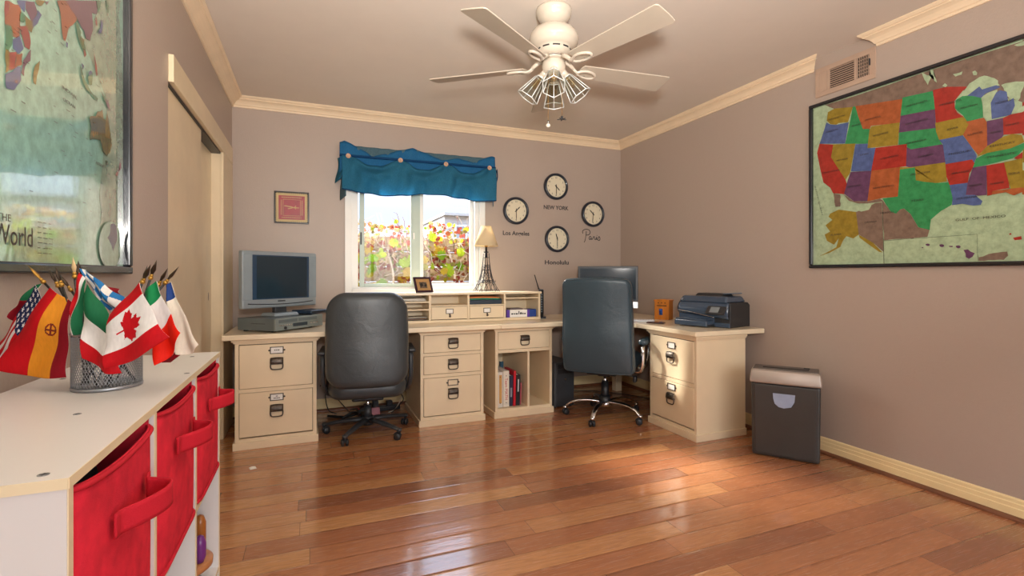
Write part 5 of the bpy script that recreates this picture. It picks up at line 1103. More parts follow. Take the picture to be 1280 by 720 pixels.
# ------------------------------------------------------------------ small framed stamp picture
sp_ = thing('framed_picture', 'small framed red postage stamp print with an aeroplane, left of the window', 'framed picture', (-.1575, YB, 1.60)); REDP = M('crimson stamp ink', '9c1f2c', .4, var=.12, vs=20); CRM = M('aged stamp paper', 'c9b078', .5)
x0, x1, z0, z1 = -.292, -.023, 1.60, 1.868
m = MB()
for lo, hi in [((x0, z0), (x1, z0 + .011)), ((x0, z1 - .011), (x1, z1)), ((x0, z0 + .011), (x0 + .011, z1 - .011)), ((x1 - .011, z0 + .011), (x1, z1 - .011))]: m.box((lo[0], YB - .018, lo[1]), (hi[0], YB - .0005, hi[1]), FRB, .003)
m.build('frame', sp_)
m = MB(); m.box((x0 + .008, YB - .008, z0 + .008), (x1 - .008, YB - .001, z1 - .008), CRM)
for k in range(17):
    t = k / 16
    for px, pz in ((x0 + .013, z0 + .016 + t * .236), (x1 - .013, z0 + .016 + t * .236), (x0 + .016 + t * .237, z0 + .013), (x0 + .016 + t * .237, z1 - .013)): m.cyl((px, YB - .0086, pz), (px, YB - .008, pz), .0042, FRB, n=8)
m.build('stamp_paper', sp_)
m = MB(); m.box((x0 + .034, YB - .0095, z0 + .034), (x1 - .034, YB - .0079, z1 - .034), REDP)
for lo, hi in [((-.225, 1.665), (-.09, 1.6675)), ((-.225, 1.8), (-.09, 1.8025)), ((-.225, 1.665), (-.2225, 1.8025)), ((-.0925, 1.665), (-.09, 1.8025))]: m.box((lo[0], YB - .0102, lo[1]), (hi[0], YB - .0094, hi[1]), CRM)
for k in range(16):
    m.box((-.235 + k * .0097, YB - .0102, 1.815), (-.235 + k * .0097 + .006, YB - .0094, 1.8225), CRM); m.box((-.235 + k * .0097, YB - .0102, 1.647), (-.235 + k * .0097 + .006, YB - .0094, 1.653), CRM)
for k in range(12):
    for xx in (-.241, -.081): m.box((xx, YB - .0102, 1.672 + k * .0107), (xx + .006, YB - .0094, 1.672 + k * .0107 + .007), CRM)
X = frame((-.155, YB - .0094, 1.735), (1, 0, 0), (0, 0, 1), (0, -1, 0))
m.prism([(-.062, .010), (-.058, .016), (-.01, .010), (.012, .004), (.055, .001), (.055, -.003), (.014, -.005), (-.004, .001)], .0008, CRM, X); m.prism([(-.035, -.008), (-.030, -.014), (-.005, -.008), (.012, -.002), (.010, .002)], .0008, CRM, X); m.prism([(.018, .004), (.026, .018), (.030, .017), (.026, .002)], .0008, CRM, X); m.prism([(.020, -.004), (.026, -.014), (.030, -.012), (.027, -.003)], .0008, CRM, X)
m.build('stamp_print', sp_)
# ------------------------------------------------------------------ blue valance over the window
def cloth_mat(name, col, trans=.4, rough=.8, weave=.75):
    t = NT(name); v = t.coord(); wv = t.noise(t.coord((1, 1, .25)), 260.0, 2.0)
    c = t.ramp(wv, [(0.3, tuple(x * weave for x in rgb(col)[:3])), (0.7, rgb(col)[:3])])
    d = t.bsdf(Base_Color=c, Roughness=rough, Specular_IOR_Level=.15)
    tr = t.n('ShaderNodeBsdfTranslucent'); t.put(tr.inputs[0], c); mx = t.n('ShaderNodeMixShader'); mx.inputs[0].default_value = trans
    t.t.links.new(d.outputs[0], mx.inputs[1]); t.t.links.new(tr.outputs[0], mx.inputs[2]); t.t.links.new(mx.outputs[0], t.out.inputs[0])
    return t.m
VBLUE = cloth_mat('blue valance cotton', '4a9ec2', .62); VDARK = cloth_mat('blue header cotton', '2a6c9c', .1); VLINE = cloth_mat('grey blue lining', '5f7f8c', .3); VHEM = cloth_mat('navy hem', '1b4a78', .1)
va_ = thing('valance', 'blue gathered cotton valance with four tan buttons over the window', 'curtain', (.92, YB, 1.85))
BX = [.285, .722, 1.132, 1.552]; VX0, VX1 = .222, 1.622
def header(u, v):
    x = VX0 + (VX1 - VX0) * u; pk = max(0, 1 - abs(x - .258) / .09) * .03 + max(0, 1 - abs(x - .84) / .11) * .022 + max(0, 1 - abs(x - 1.59) / .07) * .022
    top = 2.283 + pk; z = top + (2.165 - top) * v
    e = min(u, 1 - u) * 28; y = YB - .085 - .006 * math.sin(x * 52 + 3 * v) * (1 - .5 * v) + (.02 * (1 - min(1, e)))
    return (x, y, z)
m = MB(); m.grid(header, 90, 8, VLINE, .003); m.build('rod_sleeve', va_)
def gather(u, v):
    x = VX0 - .004 + (VX1 - VX0 + .008) * u
    pk = max([max(0, 1 - abs(x - c) / w) ** .8 * h for c, w, h in ((.258, .22, .115), (.60, .10, .03), (.84, .30, .105), (1.27, .22, .05), (1.60, .22, .10))])
    top = 2.205 + pk; z = top + (2.02 - top) * v
    y = YB - .092 - .006 * math.sin(x * 47 + 4 * v) * (1 - v * .4) - .010 * math.sin(v * PI) + .028 * max(0, v - .45)
    return (x, y, z)
m = MB(); m.grid(gather, 100, 10, VDARK, .003); m.build('gathered_header', va_)
def pleat(u, v):
    x = VX0 - .006 + (VX1 - VX0 + .012) * u; z = 2.198 - .016 * v; return (x, YB - .112 - .010 * math.sin(v * PI), z)
m = MB(); m.grid(pleat, 40, 5, VHEM, .003); m.build('stitched_pleat', va_)
def panel(u, v):
    x = VX0 + .012 + (VX1 - VX0 - .014) * u
    seg = 0
    while seg < 2 and x > BX[seg + 1]: seg += 1
    f = min(max((x - BX[seg]) / (BX[seg + 1] - BX[seg]), 0), 1); sw = math.sin(PI * f)
    if x < BX[0]: sw = 0
    top = 2.182 - .075 * sw ** 1.2; hem = 1.876 + .018 * math.sin((x - .30) * 7.2 + 2.6)
    z = top + (hem - top) * v
    cb = .05 + .55 * sw * .5; fold = .034 * sw * math.exp(-((v - .10) / .10) ** 2) - .014 * sw * math.exp(-((v - .32) / .12) ** 2) + .020 * abs(math.sin(f * 3 * PI + .9 * v)) ** 1.5 * (1 - .55 * v) + .014 * math.sin(f * 4 * PI + v * 2.2) * v + .016 * math.cos(f * 2 * PI) * math.exp(-((v - .3) / .35) ** 2)
    q = 1.75 * fold + .012; q = q if q > .006 else .006 * math.exp((q - .006) / .012); return (x, YB - .114 - q, z)
m = MB(); m.grid(panel, 110, 30, VBLUE, .002, matfn=lambda u, v: VHEM if v > .955 else VBLUE); pn_ = m.build('draped_panel', va_)
def tail(x0, x1, zt, zb, lean, nm, mt):
    mb = MB(); mb.grid(lambda u, v: (x0 + (x1 - x0) * u + lean * v + .010 * math.sin(v * 5), YB - .012 - .115 * u - .012 * math.sin(v * 7 + u * 3), zt + (zb - zt) * v - .03 * (1 - u) * v), 8, 14, mt, .002); mb.build(nm, va_)
tail(.224, .268, 2.19, 1.845, .012, 'side_tail', VLINE); tail(.206, .252, 2.18, 1.99, -.012, 'side_tail', VBLUE); tail(1.655, 1.618, 2.18, 1.86, -.01, 'side_tail', VBLUE); tail(1.668, 1.640, 2.185, 2.02, .0, 'side_tail', VDARK)
BUT = M('tan wooden button', 'c7a084', .45, var=.15, vs=60)
for x in BX:
    m = MB(Tm(x, YB - .153, 2.178) @ Rx(90)); m.lathe([(0, .0), (.018, .0), (.021, .003), (.020, .006), (.015, .0055), (.013, .004), (0, .004)], BUT, 24)
    for dx, dy in ((.004, .004), (-.004, .004), (.004, -.004), (-.004, -.004)): m.cyl((dx, dy, .0035), (dx, dy, .0045), .0018, INK, n=8)
    m.build('button', va_)
# ------------------------------------------------------------------ ceiling fan
fx, fy, bz = 1.220, 2.409, 2.300
fan = thing('ceiling_fan', 'white five-bladed ceiling fan with four glass-panelled lamps', 'ceiling fan', (fx, fy, 2.0)); F = Tm(fx, fy, 0)
m = MB(F); m.lathe([(0, CZ - .0005), (.096, CZ - .0005), (.097, CZ - .010), (.094, CZ - .030), (.089, CZ - .034), (.088, CZ - .045), (.070, CZ - .066), (.045, CZ - .080), (.032, CZ - .086), (.0, CZ - .086)], FANW, 40); m.build('canopy', fan)
m = MB(F); m.cyl((0, 0, 2.50), (0, 0, 2.545), .013, FANW, n=16); m.lathe([(.013, 2.528), (.030, 2.529), (.030, 2.534), (.013, 2.535)], INK, 20); m.build('down_rod', fan)
m = MB(F); m.lathe([(0, 2.522), (.045, 2.521), (.085, 2.510), (.115, 2.490), (.130, 2.466), (.134, 2.446), (.131, 2.428), (.126, 2.424), (.125, 2.414), (.104, 2.398), (.094, 2.394), (.090, 2.376), (.078, 2.362), (.060, 2.352), (0, 2.352)], FANW, 48); mo = m.build('motor_housing', fan)
for k in range(10):
    m = MB(F @ Rz(36 * k)); m.grid(lambda u, v: ((.0925 - .002 * v) * math.cos((u - .5) * .42), (.0925 - .002 * v) * math.sin((u - .5) * .42), 2.388 - v * .007), 6, 1, INK, .001); m.build('vent_slot', mo)
BLD = M('white fan blade', 'b8ad9d', .38, var=.03)
m = MB(F); m.lathe([(0, 2.352), (.066, 2.352), (.072, 2.346), (.072, 2.338), (.064, 2.332), (0, 2.332)], FANW, 36); m.lathe([(.0725, 2.344), (.0732, 2.344), (.0732, 2.340), (.0725, 2.340)], INK, 36); m.build('blade_hub', fan)
for k in range(5):
    R_ = F @ Rz(-145.9 + 72 * k); X = R_ @ Tm(0, 0, bz) @ Rx(-12.8)
    ol_ = []
    for i in range(13):
        t = i / 12; ol_.append((.165 + t * .53, -(.052 + .021 * t)))
    ol_ += [(.705, -.071), (.713, -.062), (.715, -.04), (.716, 0), (.715, .04), (.713, .062), (.705, .071)]
    ol_ += [(x, -y) for x, y in ol_[12::-1]]
    ol_ += [(.155, .03), (.152, 0), (.155, -.03)]
    m = MB(X); m.prism(ol_, .006, BLD, Tm(0, 0, -.003), .0018); bl = m.build('blade', fan)
    m = MB(R_); lift = lambda y: -y * math.sin(math.radians(12.8)) * 1.0
    def on(x, y, dz=-.011): return (x, y * .975, bz + dz - y * .22)
    loop = [(.062, .0, 2.343), (.095, .0, 2.325), (.125, .002, 2.300), on(.150, .012, -.013), on(.175, .028), on(.215, .036), on(.248, .030), on(.258, .012), on(.245, -.006), on(.215, -.020), on(.185, -.022), on(.160, -.014), on(.140, -.004, -.012), (.118, -.003, 2.302)]
    m.tube(smooth_path(loop, 6), .0085, FANW, 10, flat=.8); m.tube([(.060, 0, 2.344), (.095, 0, 2.326), (.125, 0, 2.302)], [.013, .012, .010], FANW, 10)
    m.build('blade_bracket', bl)
    for px, py in ((.20, .03), (.235, .005), (.20, -.02)): m = MB(X); m.ball((px, py, -.0045), .004, CHROME, 8, sc=(1, 1, .5)); m.build('screw', bl)
m = MB(F); m.lathe([(0, 2.333), (.050, 2.333), (.062, 2.325), (.064, 2.30), (.062, 2.278), (.052, 2.262), (.030, 2.254), (0, 2.252)], FANW, 36)
m.build('light_fitter', fan)
STEEL = M('white lamp cage enamel', 'dfe2e0', .3, metal=.2); BULB = glass_mat('bulb glass', 'fff4e0', ior=1.5)
for k in range(4):
    X = F @ Rz(63 + 90 * k) @ Tm(.050, 0, 2.268) @ Ry(180 - 36)
    m = MB(X); m.cyl((0, 0, -.02), (0, 0, .024), .017, FANW, .021, n=18); m.cyl((0, 0, .024), (0, 0, .034), .024, FANW, n=18); so_ = m.build('lamp_socket', fan)
    n6 = 6; r0, r1, l0, l1 = .031, .064, .036, .160; P0 = [(r0 * math.cos(i * PI / 3), r0 * math.sin(i * PI / 3), l0) for i in range(6)]; P1 = [(r1 * math.cos(i * PI / 3), r1 * math.sin(i * PI / 3), l1) for i in range(6)]; P2 = [(r1 * .93 * math.cos(i * PI / 3), r1 * .93 * math.sin(i * PI / 3), l1 + .012) for i in range(6)]
    m = MB(X)
    for i in range(6):
        j = (i + 1) % 6; m.raw([P0[i], P0[j], P1[j], P1[i]], [(0, 1, 2, 3)], LGLASS)
    m.build('glass_panels', so_)
    m = MB(X)
    for i in range(6): m.tube([P0[i], P1[i]], .0024, STEEL, 6)
    m.tube(P0, .0026, STEEL, 6, closed=True); m.tube(P1, .0028, STEEL, 6, closed=True); m.build('shade_frame', so_)
    m = MB(X); m.lathe([(0, .030), (.008, .032), (.009, .046), (.017, .066), (.019, .078), (.014, .092), (.004, .102), (0, .103)], BULB, 20); m.build('bulb', so_)
    m = MB(X); m.tube([(.004 * math.cos(a), .004 * math.sin(a), .05 + a * .002) for a in [q * .8 for q in range(16)]], .0006, BRASS, 5); m.build('filament', so_)
for dx, dy, z1_, nm in ((-.040, -.012, 1.975, 'pull'), (.052, .004, 2.02, 'fanlet')):
    m = MB(F @ Tm(dx, dy, 0))
    m.cyl((0, 0, z1_ + .02), (0, 0, 2.285), .0010, BRASS, n=6)
    for q in range(40): m.ball((0, 0, z1_ + .03 + q * .0065), .0016, BRASS, 6)
    pc_ = m.build('pull_chain', fan)
    m = MB(F @ Tm(dx, dy, 0))
    if nm == 'pull': m.ball((0, 0, z1_), .012, M('clear acrylic bead', 'd8d2c4', .1), 14); m.cyl((0, 0, z1_ + .010), (0, 0, z1_ + .026), .005, CHROME, n=10)
    else:
        m.cyl((0, 0, z1_), (0, 0, z1_ + .02), .006, DGREY, n=10)
        for q in range(5): m.box((.004, -.004, z1_ + .002), (.026, .004, z1_ + .005), DGREY, .001, xf=Rz(72 * q))
    m.build('chain_pendant', pc_)
# ------------------------------------------------------------------ white cube organiser along the left wall
OX0, OX1, OY0, OY1, OT = -.538, -.246, .681, 1.636, .949
og = thing('cube_organiser', 'white cube organiser with cream edges along the left wall, in the foreground', 'cube shelf', ((OX0 + OX1) / 2, (OY0 + OY1) / 2, 0)); tk = .012
def board(name, lo, hi, front='x'):
    m = MB(); m.box(lo, (hi[0] - .0016, hi[1], hi[2]), MELA, .0006); m.box((hi[0] - .0016, lo[1], lo[2]), (hi[0], hi[1], hi[2]), EDGEB, .0004); return m.build(name, og)
m = MB(); m.box((OX0, OY0 - .001, OT - tk), (OX1, OY1 + .001, OT), MELA, .0008); m.box((OX1, OY0 - .001, OT - tk), (OX1 + .0012, OY1 + .001, OT), EDGEB); m.box((OX0, OY0 - .0022, OT - tk), (OX1, OY0 - .001, OT), EDGEB); top = m.build('top_board', og)
ODY = [OY0, 1.0, 1.318, OY1 - tk]; OZ = [.03, .336, .632]
for i, y in enumerate(ODY): board('side_panel' if i in (0, 3) else 'divider', (OX0, y, 0), (OX1, y + tk, OT - tk - .0005))
for z in OZ:
    for i in range(3): board('shelf', (OX0 + .001, ODY[i] + tk, z - tk), (OX1 - .001, ODY[i + 1], z))
m = MB(); m.box((OX0 - .003, OY0, .02), (OX0 + .0005, OY1, OT - tk), MELA); m.build('back_panel', og)
for x, y in ((-.275, .70), (-.51, .72), (-.345, .965 + .02), (-.26, 1.30), (-.49, 1.33), (-.30, 1.56), (-.50, 1.60)):
    m = MB(); m.cyl((x, y, OT - .0005), (x, y, OT + .0007), .0055, M('grey screw cap', '8b8b8b', .4, metal=.5), n=18); m.box((x - .0035, y - .0007, OT + .0005), (x + .0035, y + .0007, OT + .0010), DGREY); m.box((x - .0007, y - .0035, OT + .0005), (x + .0007, y + .0035, OT + .0010), DGREY); m.build('screw_cap', og)
# red fabric bins
FELT = M('red felt', 'd0283a', .85, var=.14, vs=25, bs=.5, bscale=700, spec=.15); FELT2 = M('deep red piping', 'b8202f', .8, bs=.4, bscale=600, spec=.15); LIN = M('dark bin lining', '3a1418', .9)
def bin_(i, label):
    y0, y1 = ODY[i] + tk + .008, ODY[i + 1] - .006; z0, z1 = .6325, .931; fx_ = OX1 + .002; bx_ = OX0 + .012
    t = thing('fabric_bin', label, 'storage bin', ((fx_ + bx_) / 2, (y0 + y1) / 2, z0), 0, 'red fabric bins in the organiser'); cy = (y0 + y1) / 2
    m = MB()
    sag = lambda u: -.010 * math.sin(u * PI) - .010 * u
    m.grid(lambda u, v: (fx_ - .010 * (2 * u - 1) ** 10 + .005 * math.sin(v * PI) * math.sin(u * PI), y0 + (y1 - y0) * u, z0 + (z1 + sag(u) - z0) * v), 24, 14, FELT, .004)
    m.grid(lambda u, v: (bx_, y1 - (y1 - y0) * u, z0 + (z1 - z0) * v), 4, 4, FELT, .004)
    for yy, s in ((y0, 1), (y1, -1)): m.grid(lambda u, v, yy=yy, s=s: ((bx_ + (fx_ - .009 - bx_) * u) if s > 0 else (fx_ - .009 - (fx_ - .009 - bx_) * u), yy, z0 + (z1 - z0) * v), 6, 4, FELT, .004)
    m.box((bx_, y0, z0), (fx_ - .009, y1, z0 + .004), FELT); bo_ = m.build('bin_body', t)
    m = MB(); rim = [(fx_ - .010 * (2 * u - 1) ** 10 + .001, y0 + (y1 - y0) * u, z1 + sag(u) - .004) for u in [k / 24 for k in range(25)]]
    m.tube([(bx_, y0, z1)] + rim + [(bx_, y1, z1 - .01)], .0042, FELT2, 7); m.build('piping', bo_); m = MB(); m.tube([(p[0], p[1], z0 + .006) for p in rim], .004, FELT2, 6); m.build('piping', bo_)
    m = MB(); hz = .848; path = smooth_path([(fx_ + .009, cy - .072, hz), (fx_ + .011, cy - .052, hz), (fx_ + .030, cy - .030, hz + .002), (fx_ + .046, cy + .005, hz + .002), (fx_ + .046, cy + .035, hz + .002), (fx_ + .026, cy + .052, hz), (fx_ + .010, cy + .060, hz), (fx_ + .007, cy + .080, hz)], 6)
    n = len(path) - 1
    def strap(u, v):
        k = u * n; i = min(int(k), n - 1); p = path[i].lerp(path[i + 1], k - i); return (p.x, p.y, p.z + .016 * (1 - 2 * v) - .004 * math.sin(u * PI))
    m.grid(strap, 42, 5, FELT2, .0035); m.build('handle', t)
    return t
bin_(0, 'red fabric bin nearest the camera in the white organiser'); bin_(1, 'middle red fabric bin of the white organiser'); bin_(2, 'red fabric bin at the far end of the white organiser, nearest the desk')
def heap(y0, y1, label, col, sd):
    mb = MB(); r = random.Random(sd); mb.grid(lambda u, v: (OX0 + .03 + .225 * u, y0 + (y1 - y0) * v, .638 + (.235 + .02 * noise.noise((u * 4 + sd, v * 4, sd)) + .012 * math.sin(u * 9 + v * 7)) * min(1, 8 * min(u, 1 - u, v, 1 - v))), 24, 24, col, 0.0); rebase(tag(mb.build('folded_cloth'), label, 'cloth'))
heap(.715, .985, 'dark cloth heaped inside the nearest red bin', M('black cloth', '1d1c20', .8), 1); heap(1.03, 1.30, 'slate blue cloth inside the middle red bin', M('slate cloth', '2c3a48', .8), 2); heap(1.345, 1.605, 'dark patterned cloth inside the far red bin', M('plum cloth', '33202c', .8, var=.6, vs=60), 3)
# wooden stand with rounded coloured pieces in the open cubby
ws = thing('wooden_stand', 'tan wooden stand with rounded purple and brown pieces, in the open far cubby', 'wooden stand', (-.318, 1.548, .3365)); TANW = M('tan turned wood', 'b8794a', .4, var=.15, vs=20); F = FR(ws)
m = MB(F); m.lathe([(0, .001), (.045, .001), (.047, .008), (.02, .014), (.010, .02), (.010, .10), (0, .10)], M('dark metal post', '3b4048', .4), 24); m.build('post', ws)
m = MB(F); m.lathe([(0, .040), (.055, .043), (.068, .053), (.069, .067), (.063, .071), (0, .067)], TANW, 32); m.build('tray', ws)
for a, h, col, nm in ((-28, .075, ('purple glazed piece', '6b2a78'), 'purple_piece'), (48, .105, ('amber brown piece', '9a5a22'), 'brown_piece'), (100, .15, ('navy glazed piece', '20243c'), 'navy_piece')):
    m = MB(F @ Rz(a) @ Tm(.048, 0, .069)); m.lathe([(0, 0), (.009, .003), (.0145, .018), (.0145, h - .022), (.009, h - .005), (0, h)], M(*col, .3), 20); m.build(nm, ws)
# ------------------------------------------------------------------ mesh cup and table flags
cx, cy, cr, chh = -.374, 1.205, .055, .108
MESH = M('silver wire mesh', '9a9ca0', .35, metal=.8)
cup = thing('mesh_pen_cup', 'silver wire-mesh cup full of small flags on the white organiser', 'pen cup', (cx, cy, OT)); F = FR(cup)
m = MB(F); N = 66
for k in range(N):
    for s in (-1, 1):
        m.tube([(cr * math.cos(2 * PI * k / N + s * q * .095), cr * math.sin(2 * PI * k / N + s * q * .095), .006 + (chh - .01) * q / 10) for q in range(11)], .00065, MESH, 4)
m.build('mesh_wall', cup)
m = MB(F); m.lathe([(0, .0005), (cr + .001, .0005), (cr + .002, .005), (cr - .001, .008), (cr - .003, .004), (0, .003)], MESH, 48); m.build('base', cup)
m = MB(F); m.tube([(cr * math.cos(a * PI / 24), cr * math.sin(a * PI / 24), chh) for a in range(48)], .0028, MESH, 8, closed=True); m.build('rim', cup)
CL = {k: cloth_mat(k + ' flag cloth', c, .15, .6, .9) for k, c in dict(red='c8151f', white='eeeae6', blue='23407f', navy='232c56', green='1f8a52', dkgreen='1f6b45', orange='e8962a', sky='2a78b8', maroon='8c1522', cream='e6ddcc', brown='6a3a24', gold='d8a62a', scarlet='e8220f').items()}
LEAF = [(0, 1), (.15, .70), (.36, .80), (.29, .32), (.52, .54), (.58, .42), (.86, .46), (.76, .20), (.90, .12), (.46, -.22), (.50, -.38), (.05, -.31), (.05, -.78), (-.05, -.78), (-.05, -.31), (-.50, -.38), (-.46, -.22), (-.90, .12), (-.76, .20), (-.86, .46), (-.58, .42), (-.52, .54), (-.29, .32), (-.36, .80), (-.15, .70)]
def inside(p, poly):
    r = False; j = len(poly) - 1
    for i in range(len(poly)):
        a, b = poly[i], poly[j]
        if (a[1] > p[1]) != (b[1] > p[1]) and p[0] < (b[0] - a[0]) * (p[1] - a[1]) / (b[1] - a[1]) + a[0]: r = not r
        j = i
    return r
def bands(*bs):
    def f(s, t):
        for lim, c in bs:
            if s < lim: return CL[c]
        return CL[bs[-1][1]]
    return f
def p_usa(s, t):
    if s < .46 and t < .56:
        r, c = s / .46 * 6, t / .56 * 4; dx, dy = (r % 1) - .5, (c % 1) - .5; a = math.atan2(dy, dx)
        return CL['white'] if math.hypot(dx, dy) < .26 + .10 * math.cos(5 * a) else CL['navy']
    return CL['red'] if int(t * 9) % 2 == 0 else CL['white']
def p_spain(s, t):
    e = (s - .40) ** 2 / .006 + (t - .64) ** 2 / .012
    if e < 1 and (e > .55 or abs(s - .40) < .012 or abs(t - .64) < .018): return CL['brown'] if int(s * 60 + t * 30) % 2 else CL['maroon']
    return CL['red'] if t < .40 else CL['orange'] if t < .80 else CL['maroon']
def p_canada(s, t):
    if .20 < s < .72:
        x, y = (s - .46) / .26, (t - .50) / .30
        if inside((-x, y), LEAF): return CL['red']
        return CL['white']
    return CL['red']
def p_bav(s, t):
    a, b = s * 4.2 + t * 1.1, t * 3.2 - s * .8
    return CL['sky'] if (math.floor(a) + math.floor(b)) % 2 == 0 else CL['white']
def p_hun(s, t): return CL['red'] if t < .36 else CL['white'] if t < .66 else CL['dkgreen']
def p_mar(s, t): return CL['gold'] if (s - .62) ** 2 + (t - .75) ** 2 < .02 else CL['maroon']
PAT = dict(usa=p_usa, spain=p_spain, hungary=p_hun, mexico=bands((.38, 'dkgreen'), (.76, 'white'), (1, 'red')), bavaria=p_bav, maroon=p_mar, canada=p_canada, italy=bands((.28, 'green'), (.62, 'white'), (1, 'scarlet')), white=bands((.24, 'blue'), (2, 'cream')), redband=bands((2, 'maroon')), spare=bands((.4, 'dkgreen'), (2, 'maroon')))
FLAB = dict(usa='small striped flag with white stars on navy, leftmost in the mesh cup', spain='small red and orange-yellow flag with a crest, hanging left in the mesh cup', hungary='narrow folded red, white and green flag in the middle of the mesh cup', mexico='drooping green, white and red flag in front, left of the maple leaf flag', bavaria='blue and white chequered flag at the back of the mesh cup',
            maroon='dark red flag with a yellow emblem half hidden behind the chequered flag', canada='white flag with a red maple leaf, foremost in the mesh cup', italy='green, white and red flag just right of the maple leaf flag', white='pale flag with a blue top edge, rightmost in the mesh cup', redband='dark red flag tip showing below the rightmost pale flag', spare='dark green flag glimpsed behind the starry flag')
POLE = M('black flag stick', '201d1b', .4); SPEAR = {'usa': BRASS, 'mexico': M('pale wooden tip', 'd9b98a', .5)}
for n_, (A_, B_, C_, D_), tip in FLAGS:
    A_, B_, C_, D_, tip = map(Vector, (A_, B_, C_, D_, tip)); i_ = [f[0] for f in FLAGS].index(n_); an = i_ * 2.4
    hd2 = Vector((tip.x - cx, tip.y - cy, 0)).normalized(); rim_ = Vector((cx, cy, OT + chh)) + hd2 * .040 + Vector((-hd2.y, hd2.x, 0)) * (.009 * ((i_ * 2) % 5 - 2)); root = rim_ + (rim_ - tip) * ((chh - .008) / max(.03, tip.z - rim_.z))
    rr_ = Vector((root.x - cx, root.y - cy, 0)); root = Vector((cx, cy, root.z)) + rr_ * min(1, .044 / max(1e-6, rr_.length))
    t = thing('table_flag', FLAB[n_], 'flag', tuple(root), 0, 'small flags in the mesh cup')
    d = (tip - root); m = MB(); m.cyl(root, root + d * .93, .0022, POLE, n=8)
    po = m.build('flag_stick', t)
    sm_ = SPEAR.get(n_, M('bronze finial', '3f3226', .35, metal=.6)); q = d.to_track_quat('Z', 'Y').to_matrix().to_4x4(); q.translation = root + d * .90
    m = MB(q); L = d.length * .10; m.ball((0, 0, 0), .0046, BRASS, 10); m.ball((0, 0, .006), .0034, BRASS, 8); m.lathe([(0, .006), (.0025, .008), (.0052, .018), (.003, L * .75 + .008), (0, L + .014)], sm_, 8, Matrix.Diagonal((1, .5, 1, 1))); m.build('spear_finial', po)
    nv = (B_ - A_).cross(C_ - A_)
    if nv.length < 1e-9: nv = Vector((0, -1, 0))
    nv.normalize()
    if nv.dot(Vector((0, 0, EYE)) - A_) < 0: nv = -nv
    h_ = len(n_)
    def surf(s, tt):
        p = (A_.lerp(B_, tt)).lerp(C_.lerp(D_, tt), s)
        side = (B_ - A_).normalized() if (B_ - A_).length > .02 else (D_ - C_).normalized()
        w = .0055 * math.sin(tt * 7.0 + s * 3 + h_) * (.35 + s) + .004 * math.sin(s * 9 + h_) + .010 * math.sin(s * PI) * math.sin(tt * PI)
        belly = (C_ - A_).normalized() * (.010 * math.sin(tt * PI) * s)
        return p + nv * w + belly + side * (.004 * math.sin(s * 8 + h_)) * s
    m = MB(); m.grid(surf, 84, 84, CL['white'], .0007, matfn=PAT[n_]); m.build('flag_cloth', t)
# ------------------------------------------------------------------ garden outside the window
DIRT = M('garden gravel', '6f6452', .9, var=.3, vs=8, bs=.4, bscale=20)
m = MB(); m.box((-14, YB + .3, -.25), (20, 30, -.12), DIRT); go = m.build('garden_ground'); go['kind'] = 'structure'
def leafmat(name, col, tr=.55):
    t = NT(name); v = t.coord(); c = rgb(col)[:3]; cc = t.ramp(t.noise(v, 18.0, 3.0), [(0.3, tuple(x * .75 for x in c)), (0.7, c)])
    d = t.n('ShaderNodeBsdfDiffuse'); t.put(d.inputs[0], cc); r = t.n('ShaderNodeBsdfTranslucent'); t.put(r.inputs[0], cc); mx = t.n('ShaderNodeMixShader'); mx.inputs[0].default_value = tr
    t.t.links.new(d.outputs[0], mx.inputs[1]); t.t.links.new(r.outputs[0], mx.inputs[2]); t.t.links.new(mx.outputs[0], t.out.inputs[0]); return t.m
LM = [leafmat('lime vine leaf', 'a3b52e'), leafmat('yellow vine leaf', 'bdb430'), leafmat('green vine leaf', '7f9f2a'), leafmat('gold vine leaf', 'bf9c34')]
SM = [leafmat('rust vine leaf', 'a05a38'), leafmat('tan dry leaf', 'b99a68'), leafmat('olive dry leaf', '8c7c42'), leafmat('brick dry leaf', '9a4a3c')]
STONE = M('tan block wall', 'b79c74', .9, var=.35, vs=6, bs=.5, bscale=14)
TWIG = [M('pale dry twig', 'c9b6a0', .8, var=.3), M('red brown twig', '8c5548', .8, var=.3)]
HY = 6.55
m = MB()
r = random.Random(11)
z = -.12; row = 0
while z < 1.55:
    x = -3 - (row % 2) * .2
    while x < 6: m.box((x + .006, HY + r.uniform(0, .02), z + .006), (x + .394, HY + .18, z + .19), STONE, .012); x += .4
    z += .2; row += 1
gw = m.build('garden_wall'); gw['kind'] = 'structure'
hd_ = thing('vine_hedge', 'sunlit vine with lime leaves and red twigs covering the garden wall outside', 'vine', (1.3, HY, -.12))
GL = [(0, -.5), (.18, -.42), (.42, -.30), (.38, -.05), (.56, .12), (.34, .22), (.26, .46), (.10, .34), (0, .62), (-.10, .34), (-.26, .46), (-.34, .22), (-.56, .12), (-.38, -.05), (-.42, -.30), (-.18, -.42)]
def leaf(mb, p, size, mat, rr):
    q = Matrix.Translation(p) @ Matrix.Rotation(rr.uniform(-.9, .9), 4, 'Z') @ Matrix.Rotation(rr.uniform(-.7, .5) + PI / 2, 4, 'X') @ Matrix.Rotation(rr.uniform(0, 6.28), 4, 'Z')
    vs = [(x * size, y * size, -abs(x) * size * .25 + .1 * size * y * y) for x, y in GL]; n = len(vs)
    vs.append((0, 0, .03 * size)); mb.raw(vs, [(i, (i + 1) % n, n) for i in range(n)], mat, True, q)
big = MB()
for k in range(260):
    x = r.uniform(-.6, 3.4); zz = r.uniform(.55, 1.5) if r.random() < .85 else r.uniform(1.4, 1.85); sz = r.uniform(.09, .17)
    if x < 1.15 and r.random() < .45: continue
    leaf(big, (x, HY - r.uniform(.16, .38), zz), sz * (.7 if zz > 1.5 else 1), r.choice(LM), r)
o = big.build('large_leaves', hd_); o['kind'] = 'stuff'
